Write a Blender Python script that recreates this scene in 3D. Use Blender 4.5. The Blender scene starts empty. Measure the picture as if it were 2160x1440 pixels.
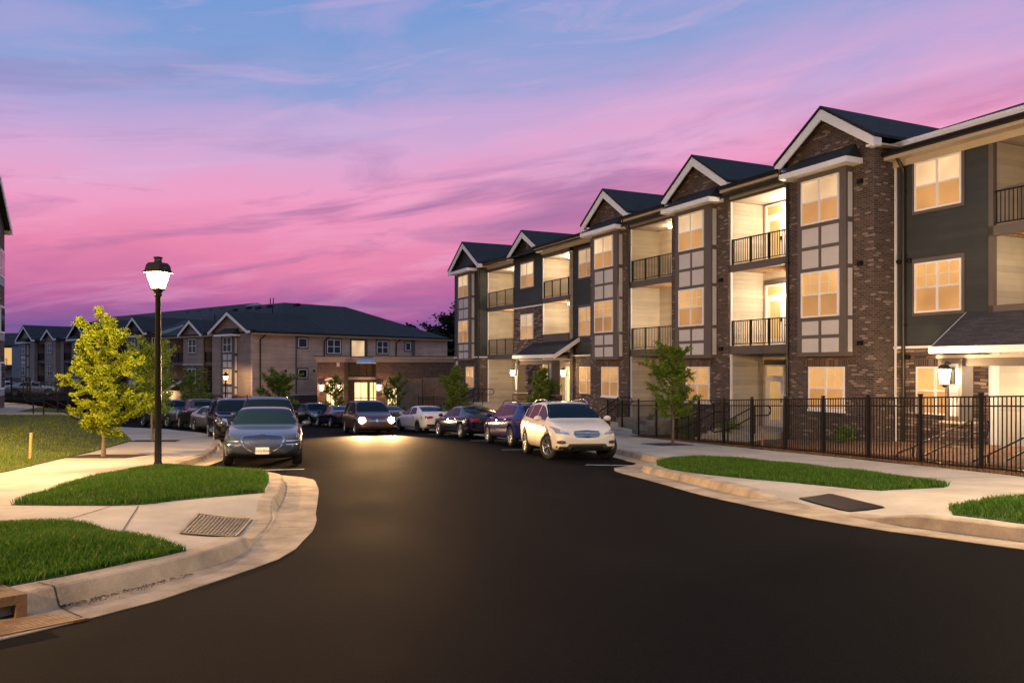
import bpy, bmesh, math, random
from mathutils import Vector, Matrix
from mathutils.bvhtree import BVHTree
import numpy as np
R = math.radians
random.seed(7)
SC = bpy.context.scene
COL = SC.collection
CZ = 1.5                                  # eye height above the road at the camera

def sr(r, g, b):
    f = lambda c: (c/255/12.92) if c/255 <= .04045 else ((c/255+.055)/1.055)**2.4
    return (f(r), f(g), f(b), 1)

# ------------------------------------------------------------------ materials
def nodes(name):
    m = bpy.data.materials.new(name); m.use_nodes = True
    nt = m.node_tree; b = nt.nodes['Principled BSDF']
    return m, nt, b
def N(nt, t, **k):
    n = nt.nodes.new(t)
    for a, v in k.items():
        if a.startswith('i_'):
            n.inputs[a[2:].replace('_', ' ')].default_value = v
        else: setattr(n, a, v)
    return n
def ramp(nt, stops, interp='LINEAR'):
    r = nt.nodes.new('ShaderNodeValToRGB'); e = r.color_ramp.elements
    r.color_ramp.interpolation = interp
    while len(e) < len(stops): e.new(.5)
    for i, (p, c) in enumerate(stops):
        e[i].position = p; e[i].color = c if len(c) == 4 else (*c, 1)
    return r
def pm(name, col, rough=.7, var=.25, scale=3, bump=.0, bscale=60, metal=0, coat=0, spec=.5, emit=None, es=0, detail=6):
    m, nt, b = nodes(name); L = nt.links
    b.inputs['Roughness'].default_value = rough; b.inputs['Metallic'].default_value = metal
    b.inputs['Coat Weight'].default_value = coat; b.inputs['Coat Roughness'].default_value = .04
    b.inputs['Specular IOR Level'].default_value = spec
    tc = N(nt, 'ShaderNodeTexCoord')
    if var:
        n = N(nt, 'ShaderNodeTexNoise', i_Scale=scale, i_Detail=detail, i_Roughness=.65)
        L.new(tc.outputs['Object'], n.inputs['Vector'])
        lo = tuple(c*(1-var) for c in col[:3]); hi = tuple(min(1, c*(1+var)) for c in col[:3])
        r = ramp(nt, [(.3, lo), (.7, hi)]); L.new(n.outputs['Fac'], r.inputs['Fac'])
        L.new(r.outputs['Color'], b.inputs['Base Color'])
    else: b.inputs['Base Color'].default_value = (*col[:3], 1)
    if bump:
        n2 = N(nt, 'ShaderNodeTexNoise', i_Scale=bscale, i_Detail=5)
        L.new(tc.outputs['Object'], n2.inputs['Vector'])
        bp = N(nt, 'ShaderNodeBump', i_Strength=bump, i_Distance=.02)
        L.new(n2.outputs['Fac'], bp.inputs['Height']); L.new(bp.outputs['Normal'], b.inputs['Normal'])
    if emit:
        b.inputs['Emission Color'].default_value = (*emit[:3], 1); b.inputs['Emission Strength'].default_value = es
    return m
def wallcoord(nt, sx=1, sz=1):
    tc = N(nt, 'ShaderNodeTexCoord'); s = N(nt, 'ShaderNodeSeparateXYZ'); a = N(nt, 'ShaderNodeMath', operation='ADD')
    c = N(nt, 'ShaderNodeCombineXYZ'); L = nt.links
    L.new(tc.outputs['Object'], s.inputs[0]); L.new(s.outputs[0], a.inputs[0]); L.new(s.outputs[1], a.inputs[1])
    L.new(a.outputs[0], c.inputs[0]); L.new(s.outputs[2], c.inputs[1])
    return tc, s, c
def brickmat(name, stops, mortar, w=.215, h=.072, mt=.011, rough=.85, dist=0, bump=.6):
    m, nt, b = nodes(name); L = nt.links; tc, s, c = wallcoord(nt)
    vec = c.outputs[0]
    if dist:
        nz = N(nt, 'ShaderNodeTexNoise', i_Scale=2.3, i_Detail=3); L.new(c.outputs[0], nz.inputs['Vector'])
        mx = N(nt, 'ShaderNodeVectorMath', operation='SCALE'); mx.inputs['Scale'].default_value = dist
        L.new(nz.outputs['Color'], mx.inputs[0]); ad = N(nt, 'ShaderNodeVectorMath', operation='ADD')
        L.new(c.outputs[0], ad.inputs[0]); L.new(mx.outputs[0], ad.inputs[1]); vec = ad.outputs[0]
    t = N(nt, 'ShaderNodeTexBrick', i_Scale=1, i_Mortar_Size=mt, i_Brick_Width=w, i_Row_Height=h, i_Mortar_Smooth=.2, i_Bias=0)
    t.inputs['Color1'].default_value = (0, 0, 0, 1); t.inputs['Color2'].default_value = (1, 1, 1, 1)
    t.inputs['Mortar'].default_value = (.5, .5, .5, 1)
    L.new(vec, t.inputs['Vector'])
    r = ramp(nt, stops, 'CONSTANT'); L.new(t.outputs['Color'], r.inputs['Fac'])
    n = N(nt, 'ShaderNodeTexNoise', i_Scale=1.2, i_Detail=7, i_Roughness=.7); L.new(tc.outputs['Object'], n.inputs['Vector'])
    r2 = ramp(nt, [(.3, (.7, .7, .7)), (.75, (1.25, 1.25, 1.25))]); L.new(n.outputs['Fac'], r2.inputs['Fac'])
    mm = N(nt, 'ShaderNodeMix', data_type='RGBA', blend_type='MULTIPLY'); mm.inputs[0].default_value = 1
    L.new(r.outputs['Color'], mm.inputs[6]); L.new(r2.outputs['Color'], mm.inputs[7])
    mo = N(nt, 'ShaderNodeMix', data_type='RGBA'); mo.inputs[7].default_value = (*mortar[:3], 1)
    L.new(t.outputs['Fac'], mo.inputs[0]); L.new(mm.outputs[2], mo.inputs[6]); L.new(mo.outputs[2], b.inputs['Base Color'])
    iv = N(nt, 'ShaderNodeMath', operation='SUBTRACT'); iv.inputs[0].default_value = 1; L.new(t.outputs['Fac'], iv.inputs[1])
    bp = N(nt, 'ShaderNodeBump', i_Strength=bump, i_Distance=.012); L.new(iv.outputs[0], bp.inputs['Height'])
    L.new(bp.outputs['Normal'], b.inputs['Normal']); b.inputs['Roughness'].default_value = rough
    return m
def lapmat(name, col, rough=.6, pitch=.18, dist=.02, spec=.4):
    """horizontal lap boards: a saw-tooth relief, boards a hair different in tone"""
    m, nt, b = nodes(name); L = nt.links; tc, s, c = wallcoord(nt)
    dv = N(nt, 'ShaderNodeMath', operation='DIVIDE'); dv.inputs[1].default_value = pitch; L.new(s.outputs[2], dv.inputs[0])
    fr = N(nt, 'ShaderNodeMath', operation='FRACT'); L.new(dv.outputs[0], fr.inputs[0])
    pw = N(nt, 'ShaderNodeMath', operation='SUBTRACT'); pw.inputs[0].default_value = 1; L.new(fr.outputs[0], pw.inputs[1])
    bp = N(nt, 'ShaderNodeBump', i_Strength=1, i_Distance=dist); L.new(pw.outputs[0], bp.inputs['Height'])
    L.new(bp.outputs['Normal'], b.inputs['Normal'])
    t = N(nt, 'ShaderNodeTexBrick', i_Scale=1, i_Mortar_Size=.0, i_Brick_Width=3.6, i_Row_Height=pitch)
    lo = tuple(x*.88 for x in col[:3]); hi = tuple(min(1, x*1.1) for x in col[:3])
    t.inputs['Color1'].default_value = (*lo, 1); t.inputs['Color2'].default_value = (*hi, 1); L.new(c.outputs[0], t.inputs['Vector'])
    n = N(nt, 'ShaderNodeTexNoise', i_Scale=.9, i_Detail=6); L.new(tc.outputs['Object'], n.inputs['Vector'])
    r2 = ramp(nt, [(.3, (.85, .85, .85)), (.75, (1.12, 1.12, 1.12))]); L.new(n.outputs['Fac'], r2.inputs['Fac'])
    mm = N(nt, 'ShaderNodeMix', data_type='RGBA', blend_type='MULTIPLY'); mm.inputs[0].default_value = 1
    L.new(t.outputs['Color'], mm.inputs[6]); L.new(r2.outputs['Color'], mm.inputs[7]); L.new(mm.outputs[2], b.inputs['Base Color'])
    b.inputs['Roughness'].default_value = rough; b.inputs['Specular IOR Level'].default_value = spec
    return m
def leafmat(name, stops, trans=.35, rough=.55):
    m, nt, b = nodes(name); L = nt.links
    g = N(nt, 'ShaderNodeNewGeometry'); r = ramp(nt, stops); L.new(g.outputs['Random Per Island'], r.inputs['Fac'])
    L.new(r.outputs['Color'], b.inputs['Base Color']); b.inputs['Roughness'].default_value = rough
    b.inputs['Specular IOR Level'].default_value = .2
    t = N(nt, 'ShaderNodeBsdfTranslucent'); L.new(r.outputs['Color'], t.inputs['Color'])
    mx = N(nt, 'ShaderNodeMixShader'); mx.inputs[0].default_value = trans
    o = nt.nodes['Material Output']; L.new(b.outputs[0], mx.inputs[1]); L.new(t.outputs[0], mx.inputs[2]); L.new(mx.outputs[0], o.inputs[0])
    return m
def blindmat(name, base, emit, es, pitch=.045, slat=.12, rough=.12):
    """a lit blind seen through a glossy pane"""
    m, nt, b = nodes(name); L = nt.links; tc, s, c = wallcoord(nt)
    b.inputs['Base Color'].default_value = (*base[:3], 1); b.inputs['Roughness'].default_value = rough
    dv = N(nt, 'ShaderNodeMath', operation='DIVIDE'); dv.inputs[1].default_value = pitch; L.new(s.outputs[2], dv.inputs[0])
    fr = N(nt, 'ShaderNodeMath', operation='FRACT'); L.new(dv.outputs[0], fr.inputs[0])
    n = N(nt, 'ShaderNodeTexNoise', i_Scale=.7, i_Detail=2); L.new(tc.outputs['Object'], n.inputs['Vector'])
    r = ramp(nt, [(0, tuple(x*(1-slat) for x in emit[:3])), (.5, emit[:3]), (1, tuple(x*(1-slat*.6) for x in emit[:3]))]); L.new(fr.outputs[0], r.inputs['Fac'])
    r2 = ramp(nt, [(.35, (.66, .62, .56)), (.65, (1.14, 1.12, 1.08))]); L.new(n.outputs['Fac'], r2.inputs['Fac'])
    mm = N(nt, 'ShaderNodeMix', data_type='RGBA', blend_type='MULTIPLY'); mm.inputs[0].default_value = 1
    L.new(r.outputs['Color'], mm.inputs[6]); L.new(r2.outputs['Color'], mm.inputs[7])
    L.new(mm.outputs[2], b.inputs['Emission Color']); oi = N(nt, 'ShaderNodeObjectInfo'); ma = N(nt, 'ShaderNodeMath', operation='MULTIPLY_ADD'); ma.inputs[1].default_value = es*.62; ma.inputs[2].default_value = es*.66
    L.new(oi.outputs['Random'], ma.inputs[0]); L.new(ma.outputs[0], b.inputs['Emission Strength'])
    return m

M = {}
M['brick'] = brickmat('brown_brick', [(0, (.052, .033, .029)), (.22, (.082, .052, .044)), (.45, (.11, .072, .062)), (.68, (.066, .045, .04)), (.88, (.26, .205, .19))], (.15, .125, .115))
M['brick_far'] = brickmat('far_brown_brick', [(0, (.06, .034, .028)), (.4, (.09, .053, .043)), (.8, (.14, .09, .078))], (.14, .11, .10))
M['stone'] = brickmat('ledge_stone', [(0, (.09, .06, .05)), (.2, (.2, .14, .11)), (.45, (.3, .22, .17)), (.65, (.14, .1, .09)), (.85, (.38, .3, .24))], (.05, .04, .035), w=.38, h=.095, mt=.012, dist=.09, bump=1)
M['charcoal'] = lapmat('charcoal_lap_siding', (.043, .050, .052))
M['cream'] = lapmat('cream_lap_siding', (.55, .50, .43), .55)
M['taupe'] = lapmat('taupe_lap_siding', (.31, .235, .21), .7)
M['taupe_lamplit'] = lapmat('lamplit_taupe_lap_siding', (.58, .41, .32), .7)  # end wall siding, its colour lightened to carry the lamp light there
M['trim'] = pm('taupe_trim_paint', (.12, .10, .095), .55, .08, 2)
M['white'] = pm('white_trim_paint', (.88, .89, .92), .5, .05, 2)
M['panel'] = pm('grey_panel_board', (.60, .585, .60), .6, .06, 2)
M['creamtrim'] = pm('cream_soffit_paint', (.52, .46, .40), .6, .06, 2)
M['shingle'] = brickmat('dark_roof_shingle', [(0, (.016, .021, .026)), (.3, (.024, .030, .036)), (.7, (.02, .025, .03))], (.012, .015, .018), w=.3, h=.06, mt=.006, rough=.9, bump=.5)
M['shingle2'] = brickmat('grey_roof_shingle', [(0, (.05, .05, .058)), (.3, (.075, .072, .08)), (.7, (.06, .058, .066))], (.03, .03, .034), w=.32, h=.055, mt=.008, rough=.85, bump=.6)
M['flash'] = pm('pale_metal_flashing', (.55, .62, .7), .3, .05, 1, metal=.6)
M['black'] = pm('black_painted_metal', (.010, .010, .011), .35, .1, 8, spec=.22)
M['blackm'] = pm('black_matte', (.01, .01, .01), .8, 0)
M['pipe'] = pm('dark_bronze_downpipe', (.022, .018, .017), .35, .1, 3)
M['wood'] = pm('deck_timber', (.28, .17, .09), .75, .3, 9)
M['tanboard'] = pm('tan_boards', (.32, .2, .13), .7, .25, 5)
M['stake'] = pm('pine_stake', (.55, .33, .16), .8, .2, 12)
M['blind'] = blindmat('lit_blind', (.36, .23, .12), (.84, .45, .145), .70)
M['blind_pale'] = blindmat('lit_pale_blind', (.5, .4, .3), (.92, .62, .34), .72, slat=.05)
M['screen'] = blindmat('blind_behind_screen', (.28, .18, .1), (.70, .335, .10), .58, slat=.04, rough=.5)
M['doorglass'] = blindmat('lit_door_glass', (.4, .3, .15), (.85, .5, .2), .8)
M['darkglass'] = pm('dark_window_glass', (.02, .022, .03), .06, 0, spec=.6)
M['shopglass'] = blindmat('bright_room_glass', (.6, .5, .3), (1, .78, .36), 1.5, pitch=.9, slat=.12)
M['lampglow'] = pm('glowing_lamp_glass', (1, .8, .5), .4, 0, emit=(1, .74, .40), es=28)
M['lampglow_far'] = pm('far_lamp_glass', (1, .8, .5), .4, 0, emit=(1, .62, .30), es=14)
M['concrete'] = pm('pale_concrete', (.46, .41, .335), .85, .2, .9, .35, 55, spec=.3)
M['kerb'] = pm('stained_kerb_concrete', (.39, .315, .22), .85, .42, 1.7, .45, 45, spec=.3)
M['soil'] = pm('pine_straw_soil', (.16, .085, .045), .95, .5, 9, .9, 40)
M['mat'] = pm('dark_tree_pit', (.03, .026, .026), .9, .3, 20, .5, 80)
M['line'] = pm('white_road_paint', (.62, .62, .6), .7, .25, 12, .3, 90)
M['earth'] = pm('dusk_earth', (.035, .045, .02), .95, .4, .5, .4, 12)
M['lawnbase'] = pm('lawn_thatch', (.036, .065, .012), .95, .45, 3, .5, 60)
M['bark'] = pm('grey_bark', (.16, .125, .09), .9, .3, 14, .6, 40)
M['bark_dark'] = pm('dark_bark', (.03, .024, .02), .9, .3, 6)
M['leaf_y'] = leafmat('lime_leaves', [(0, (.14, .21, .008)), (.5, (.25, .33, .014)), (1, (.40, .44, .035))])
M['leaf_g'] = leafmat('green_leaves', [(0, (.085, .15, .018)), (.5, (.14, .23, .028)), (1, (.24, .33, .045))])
M['leaf_d'] = leafmat('dark_leaves', [(0, (.008, .012, .006)), (1, (.02, .03, .012))], .15)
M['blade'] = leafmat('grass_blades', [(0, (.03, .085, .008)), (.5, (.055, .15, .012)), (.92, (.10, .22, .02)), (1, (.28, .27, .09))], .3)
M['blade2'] = leafmat('lamplit_lawn_blades', [(0, (.08, .14, .01)), (.6, (.14, .20, .014)), (1, (.28, .28, .05))], .3)  # yellow lamp light on the lawn is mixed into these blade tones
M['needle'] = leafmat('straw_needles', [(0, (.10, .05, .02)), (1, (.3, .17, .08))], .1)
M['rubber'] = pm('tyre_rubber', (.014, .014, .014), .75, .2, 10)
M['rim'] = pm('silver_alloy', (.62, .62, .64), .25, 0, metal=.9)
M['rimd'] = pm('dark_alloy', (.12, .12, .12), .3, 0, metal=.8)
M['cglass'] = pm('car_glass', (.008, .02, .036), .05, 0, spec=.35)
M['cglass'].node_tree.nodes['Principled BSDF'].inputs['IOR'].default_value = 1.2
M['chrome'] = pm('chrome', (.8, .8, .8), .1, 0, metal=1)
M['lens'] = pm('headlight_lens', (.35, .36, .42), .08, 0, metal=.5, coat=1)
M['tail'] = pm('red_tail_lens', (.3, .006, .01), .12, 0, coat=1)
M['plate'] = pm('licence_plate_white', (.75, .74, .7), .5, .05, 6)
M['ink'] = pm('dark_blue_ink', (.02, .03, .12), .6, 0)
M['beam'] = pm('lit_headlight', (1, .9, .7), .3, 0, emit=(1, .78, .5), es=90)

def asphalt():
    m, nt, b = nodes('dark_asphalt'); L = nt.links; tc = N(nt, 'ShaderNodeTexCoord')
    n = N(nt, 'ShaderNodeTexNoise', i_Scale=.35, i_Detail=8, i_Roughness=.7); L.new(tc.outputs['Object'], n.inputs['Vector'])
    g = N(nt, 'ShaderNodeTexNoise', i_Scale=110, i_Detail=2); L.new(tc.outputs['Object'], g.inputs['Vector'])
    r = ramp(nt, [(.3, (.0062, .006, .0062)), (.5, (.009, .0086, .0088)), (.72, (.0135, .013, .013))]); L.new(n.outputs['Fac'], r.inputs['Fac'])
    r2 = ramp(nt, [(.35, (.6, .6, .6)), (.62, (1.15, 1.15, 1.15)), (.76, (2.6, 2.5, 2.3))]); L.new(g.outputs['Fac'], r2.inputs['Fac'])
    mm = N(nt, 'ShaderNodeMix', data_type='RGBA', blend_type='MULTIPLY'); mm.inputs[0].default_value = 1
    L.new(r.outputs['Color'], mm.inputs[6]); L.new(r2.outputs['Color'], mm.inputs[7]); L.new(mm.outputs[2], b.inputs['Base Color'])
    r3 = ramp(nt, [(.3, (.70,)*3), (.7, (.86,)*3)]); L.new(n.outputs['Fac'], r3.inputs['Fac']); L.new(r3.outputs['Color'], b.inputs['Roughness'])
    bp = N(nt, 'ShaderNodeBump', i_Strength=.5, i_Distance=.006); L.new(g.outputs['Fac'], bp.inputs['Height']); L.new(bp.outputs['Normal'], b.inputs['Normal'])
    b.inputs['Specular IOR Level'].default_value = .03; b.inputs['IOR'].default_value = 1.35
    return m
M['asphalt'] = asphalt()

# ------------------------------------------------------------------ mesh builder
class MB:
    def __init__(s): s.v = []; s.f = []; s.m = []; s.sm = []
    def add(s, vs, fs, mi=0, smooth=False):
        o = len(s.v); s.v += [tuple(p) for p in vs]
        for f in fs: s.f.append([i+o for i in f]); s.m.append(mi); s.sm.append(smooth)
        return s
    def box(s, x0, x1, y0, y1, z0, z1, mi=0):
        v = [(x, y, z) for z in (z0, z1) for y in (y0, y1) for x in (x0, x1)]
        return s.add(v, [(0, 2, 3, 1), (4, 5, 7, 6), (0, 1, 5, 4), (1, 3, 7, 5), (3, 2, 6, 7), (2, 0, 4, 6)], mi)
    def prism(s, poly, d, mi=0):
        """poly: list of 3D points (planar); d: extrusion vector"""
        n = len(poly); a = [Vector(p) for p in poly]; b = [p+Vector(d) for p in a]
        return s.add(a+b, [tuple(range(n))[::-1], tuple(range(n, 2*n))]+[(i, (i+1) % n, n+(i+1) % n, n+i) for i in range(n)], mi)
    def tube(s, pts, r, n=8, mi=0, cap=True, smooth=True):
        pts = [Vector(p) for p in pts]; rr = r if isinstance(r, (list, tuple)) else [r]*len(pts)
        vs = []; up = Vector((0, 0, 1)); prev = None
        for i, p in enumerate(pts):
            d = (pts[min(i+1, len(pts)-1)]-pts[max(i-1, 0)]).normalized()
            a = d.cross(up if prev is None else prev)
            if prev is None:
                if a.length < .05: a = d.cross(Vector((1, 0, 0)))
                a.normalize()
            else: a = (prev-d*prev.dot(d)).normalized()
            prev = a; b = d.cross(a)
            for k in range(n):
                t = 2*math.pi*k/n; vs.append(p+(a*math.cos(t)+b*math.sin(t))*rr[i])
        fs = [(i*n+k, i*n+(k+1) % n, (i+1)*n+(k+1) % n, (i+1)*n+k) for i in range(len(pts)-1) for k in range(n)]
        s.add(vs, fs, mi, smooth)
        if cap:
            s.add(vs[:n], [tuple(range(n))], mi); s.add(vs[-n:], [tuple(range(n))[::-1]], mi)
        return s
    def lathe(s, prof, c=(0, 0, 0), n=24, axis='z', mi=0, smooth=True):
        vs = []
        for (r, h) in prof:
            for k in range(n):
                t = 2*math.pi*k/n; a, b = r*math.cos(t), r*math.sin(t)
                p = {'z': (a, b, h), 'y': (a, h, b), 'x': (h, a, b)}[axis]
                vs.append((p[0]+c[0], p[1]+c[1], p[2]+c[2]))
        fs = [(i*n+k, i*n+(k+1) % n, (i+1)*n+(k+1) % n, (i+1)*n+k) for i in range(len(prof)-1) for k in range(n)]
        return s.add(vs, fs, mi, smooth)
    def build(s, name, mats, parent=None, fixn=True):
        me = bpy.data.meshes.new(name); me.from_pydata(s.v, [], s.f)
        if not isinstance(mats, (list, tuple)): mats = [mats]
        for m in mats: me.materials.append(m)
        me.polygons.foreach_set('material_index', s.m); me.polygons.foreach_set('use_smooth', s.sm)
        if fixn:
            bm = bmesh.new(); bm.from_mesh(me); bmesh.ops.recalc_face_normals(bm, faces=bm.faces); bm.to_mesh(me); bm.free()
        o = bpy.data.objects.new(name, me); COL.objects.link(o)
        if parent: o.parent = parent
        return o
def tag(o, label, cat, group=None, kind=None):
    o['label'] = label; o['category'] = cat
    if group: o['group'] = group
    if kind: o['kind'] = kind
    return o
def struct(o, kind='structure'):
    o['kind'] = kind; return o
def thing(name, label, cat, loc=(0, 0, 0), rz=0, group=None):
    o = bpy.data.objects.new(name, None); COL.objects.link(o); o.location = loc; o.rotation_euler = (0, 0, rz)
    o.empty_display_size = .2
    return tag(o, label, cat, group)
def gz(y):
    """height of the sloping street at distance y"""
    return -.048*max(-15, min(100, y))

# ------------------------------------------------------------------ world
def world():
    w = bpy.data.worlds.new('World'); SC.world = w; w.use_nodes = True; nt = w.node_tree; L = nt.links
    bg = nt.nodes['Background']; tc = N(nt, 'ShaderNodeTexCoord'); s = N(nt, 'ShaderNodeSeparateXYZ')
    L.new(tc.outputs['Generated'], s.inputs[0])
    def mt(op, a, b=None, c=None):
        n = N(nt, 'ShaderNodeMath', operation=op)
        for i, q in enumerate((a, b, c)):
            if q is None: continue
            if isinstance(q, (int, float)): n.inputs[i].default_value = q
            else: L.new(q, n.inputs[i])
        return n.outputs[0]
    az = mt('ARCTAN2', s.outputs[0], s.outputs[1]); el = mt('ARCSINE', s.outputs[2])
    # cloud streaks: long in azimuth, thin in elevation, rising gently to the right
    def streak(sx, sy, det, dis, off, tilt=.10):
        c = N(nt, 'ShaderNodeCombineXYZ'); e2 = mt('SUBTRACT', el, mt('MULTIPLY', az, tilt))
        L.new(mt('MULTIPLY', az, sx), c.inputs[0]); L.new(mt('MULTIPLY', e2, sy), c.inputs[1]); c.inputs[2].default_value = off
        n = N(nt, 'ShaderNodeTexNoise', i_Scale=1, i_Detail=det, i_Roughness=.6, i_Distortion=dis); L.new(c.outputs[0], n.inputs['Vector'])
        return n.outputs['Fac']
    n1 = streak(2.0, 9, 5, .5, 3.1); n2 = streak(4.5, 26, 7, .7, 8.7, .16); n3 = streak(1.2, 5, 3, .3, 5.2)
    e = mt('ADD', el, mt('MULTIPLY', mt('SUBTRACT', n1, .5), .16))
    e = mt('ADD', e, mt('MULTIPLY', mt('SUBTRACT', n2, .5), .035))
    e = mt('SUBTRACT', e, mt('MULTIPLY', mt('MULTIPLY', az, mt('MINIMUM', mt('MULTIPLY', el, 3.6), 1)), .11))
    f = mt('MULTIPLY', e, 1/.8)
    cr = ramp(nt, [(0, sr(222, 100, 146)), (.03, sr(196, 98, 150)), (.07, sr(116, 86, 146)), (.12, sr(182, 100, 154)), (.19, sr(224, 130, 168)),
                   (.27, sr(232, 152, 190)), (.335, sr(216, 164, 204)), (.395, sr(176, 160, 208)), (.46, sr(138, 156, 206)), (.58, sr(104, 148, 206)), (1, sr(72, 106, 164))])
    L.new(f, cr.inputs['Fac'])
    # purple-grey shadows inside the cloud deck
    pm_ = ramp(nt, [(.50, (0, 0, 0)), (.68, (1, 1, 1))]); L.new(streak(2.6, 17, 6, .8, 1.3, .13), pm_.inputs['Fac'])
    lowmask = ramp(nt, [(.02, (.55,)*3), (.2, (.78,)*3), (.31, (.25,)*3), (.38, (.0,)*3)]); L.new(el, lowmask.inputs['Fac'])
    k = mt('MULTIPLY', pm_.outputs['Color'], lowmask.outputs['Color'])
    mx = N(nt, 'ShaderNodeMix', data_type='RGBA'); mx.inputs[7].default_value = sr(138, 100, 152)
    L.new(k, mx.inputs[0]); L.new(cr.outputs['Color'], mx.inputs[6])
    # broad lavender-pink cloud patches breaking up the blue
    pb = ramp(nt, [(.44, (0, 0, 0)), (.62, (1, 1, 1))]); L.new(streak(1.7, 8.5, 6, .6, 12.4, .12), pb.inputs['Fac'])
    um = ramp(nt, [(.2, (0,)*3), (.3, (.55,)*3), (.5, (.5,)*3), (.7, (.2,)*3)]); L.new(el, um.inputs['Fac'])
    mxb = N(nt, 'ShaderNodeMix', data_type='RGBA'); mxb.inputs[7].default_value = sr(186, 162, 208)
    L.new(mt('MULTIPLY', pb.outputs['Color'], um.outputs['Color']), mxb.inputs[0]); L.new(mx.outputs[2], mxb.inputs[6]); mx = mxb
    # pale wisps
    wm = ramp(nt, [(.55, (0, 0, 0)), (.8, (.5, .5, .5))]); L.new(n2, wm.inputs['Fac'])
    mx2 = N(nt, 'ShaderNodeMix', data_type='RGBA'); mx2.inputs[7].default_value = sr(236, 184, 214)
    L.new(mt('MULTIPLY', wm.outputs['Color'], .8), mx2.inputs[0]); L.new(mx.outputs[2], mx2.inputs[6])
    # the side of the sky away from the afterglow is darker and bluer
    back = ramp(nt, [(.192, (0, 0, 0)), (.262, (1, 1, 1))]); L.new(mt('MULTIPLY', mt('ABSOLUTE', az), 1/math.pi), back.inputs['Fac'])
    mx3 = N(nt, 'ShaderNodeMix', data_type='RGBA'); bk = ramp(nt, [(0, sr(98, 100, 122)), (.22, sr(126, 137, 166)), (.55, sr(156, 172, 206)), (1, sr(168, 186, 218))]); L.new(mt('MULTIPLY', el, 1/1.57), bk.inputs['Fac']); L.new(bk.outputs['Color'], mx3.inputs[7])
    L.new(back.outputs['Color'], mx3.inputs[0]); L.new(mx2.outputs[2], mx3.inputs[6])
    L.new(mx3.outputs[2], bg.inputs['Color']); bg.inputs['Strength'].default_value = WORLD
WORLD = 1.0
world()

cam = bpy.data.cameras.new('camera'); co = bpy.data.objects.new('camera', cam); COL.objects.link(co)
co.location = (0, 0, CZ); co.rotation_euler = (R(90), 0, 0); cam.lens = 28; cam.sensor_width = 36; cam.shift_y = 53/2160
cam.clip_end = 5000; SC.camera = co
SC.view_settings.view_transform = 'Standard'; SC.view_settings.look = 'None'; SC.view_settings.exposure = .12; SC.view_settings.gamma = 1
sd = bpy.data.lights.new('sun', 'SUN'); so = bpy.data.objects.new('sun', sd); COL.objects.link(so)
sd.energy = .12; sd.angle = R(20); sd.color = (1, .62, .7); so.rotation_euler = (R(82), 0, R(170))
def point(name, loc, w, col=(1, .66, .34), r=.08, parent=None):
    l = bpy.data.lights.new(name, 'POINT'); l.energy = w; l.color = col; l.shadow_soft_size = r
    o = bpy.data.objects.new(name, l); COL.objects.link(o); o.location = loc
    if parent: o.parent = parent
    return o
# ------------------------------------------------------------------ ground
def fill(poly, grid=0, extra=None):
    """2-D polygon -> (verts, faces), cut by a grid so that it can follow a height function"""
    bm = bmesh.new(); vs = [bm.verts.new((p[0], p[1], 0)) for p in poly]; f = bm.faces.new(vs); f.normal_update()
    if f.normal.z < 0: f.normal_flip()
    bmesh.ops.triangulate(bm, faces=bm.faces[:])
    if grid:
        xs = [p[0] for p in poly]; ys = [p[1] for p in poly]
        for ax, (a, b) in ((0, (min(xs), max(xs))), (1, (min(ys), max(ys)))):
            g = grid if not isinstance(grid, tuple) else grid[ax]
            t = math.ceil(a/g)*g
            while t < b:
                co_ = [0, 0, 0]; co_[ax] = t+.0001; no = [0, 0, 0]; no[ax] = 1
                bmesh.ops.bisect_plane(bm, geom=bm.verts[:]+bm.edges[:]+bm.faces[:], plane_co=co_, plane_no=no); t += g
    bm.verts.index_update(); V = [v.co.copy() for v in bm.verts]; Fc = [[v.index for v in f.verts] for f in bm.faces]; bm.free()
    return V, Fc
def sheet(name, poly, h, mat_, grid=0, skirt=0, smooth=True):
    V, Fc = fill(poly, grid); mb = MB()
    mb.add([(v.x, v.y, h(v.x, v.y)) for v in V], Fc, 0, smooth)
    if skirt:
        n = len(poly)
        for i in range(n):
            a, b = poly[i], poly[(i+1) % n]; k = max(1, int(math.dist(a, b)/1.0)) if grid else 1
            pts = [(a[0]+(b[0]-a[0])*j/k, a[1]+(b[1]-a[1])*j/k) for j in range(k+1)]
            for p, q in zip(pts, pts[1:]):
                zp, zq = h(*p), h(*q); mb.add([(p[0], p[1], zp), (q[0], q[1], zq), (q[0], q[1], zq-skirt), (p[0], p[1], zp-skirt)], [(0, 1, 2, 3)])
    return mb.build(name, mat_, fixn=False)
def lerp(a, b, t): return a+(b-a)*t
def sstep(a, b, x):
    t = max(0, min(1, (x-a)/(b-a))); return t*t*(3-2*t)

g = MB(); ys = [-60, -15, 100, 3000]
for a, b in zip(ys, ys[1:]):
    g.add([(-1500, a, gz(a)-.012), (1500, a, gz(a)-.012), (1500, b, gz(b)-.012), (-1500, b, gz(b)-.012)], [(0, 1, 2, 3)])
struct(g.build('ground', M['earth'], fixn=False))
struct(sheet('parking_lot', [(-75, 60), (-34, 60), (-44, 98), (-80, 98)], lambda x, y: -1.0-.02*(y-60), M['asphalt'], 0, 3))
struct(sheet('road', [(-75, -14), (60, -14), (60, 14), (14, 60), (2, 98), (-75, 98)], lambda x, y: gz(y)+.0, M['asphalt'], (200, 14)))

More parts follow.
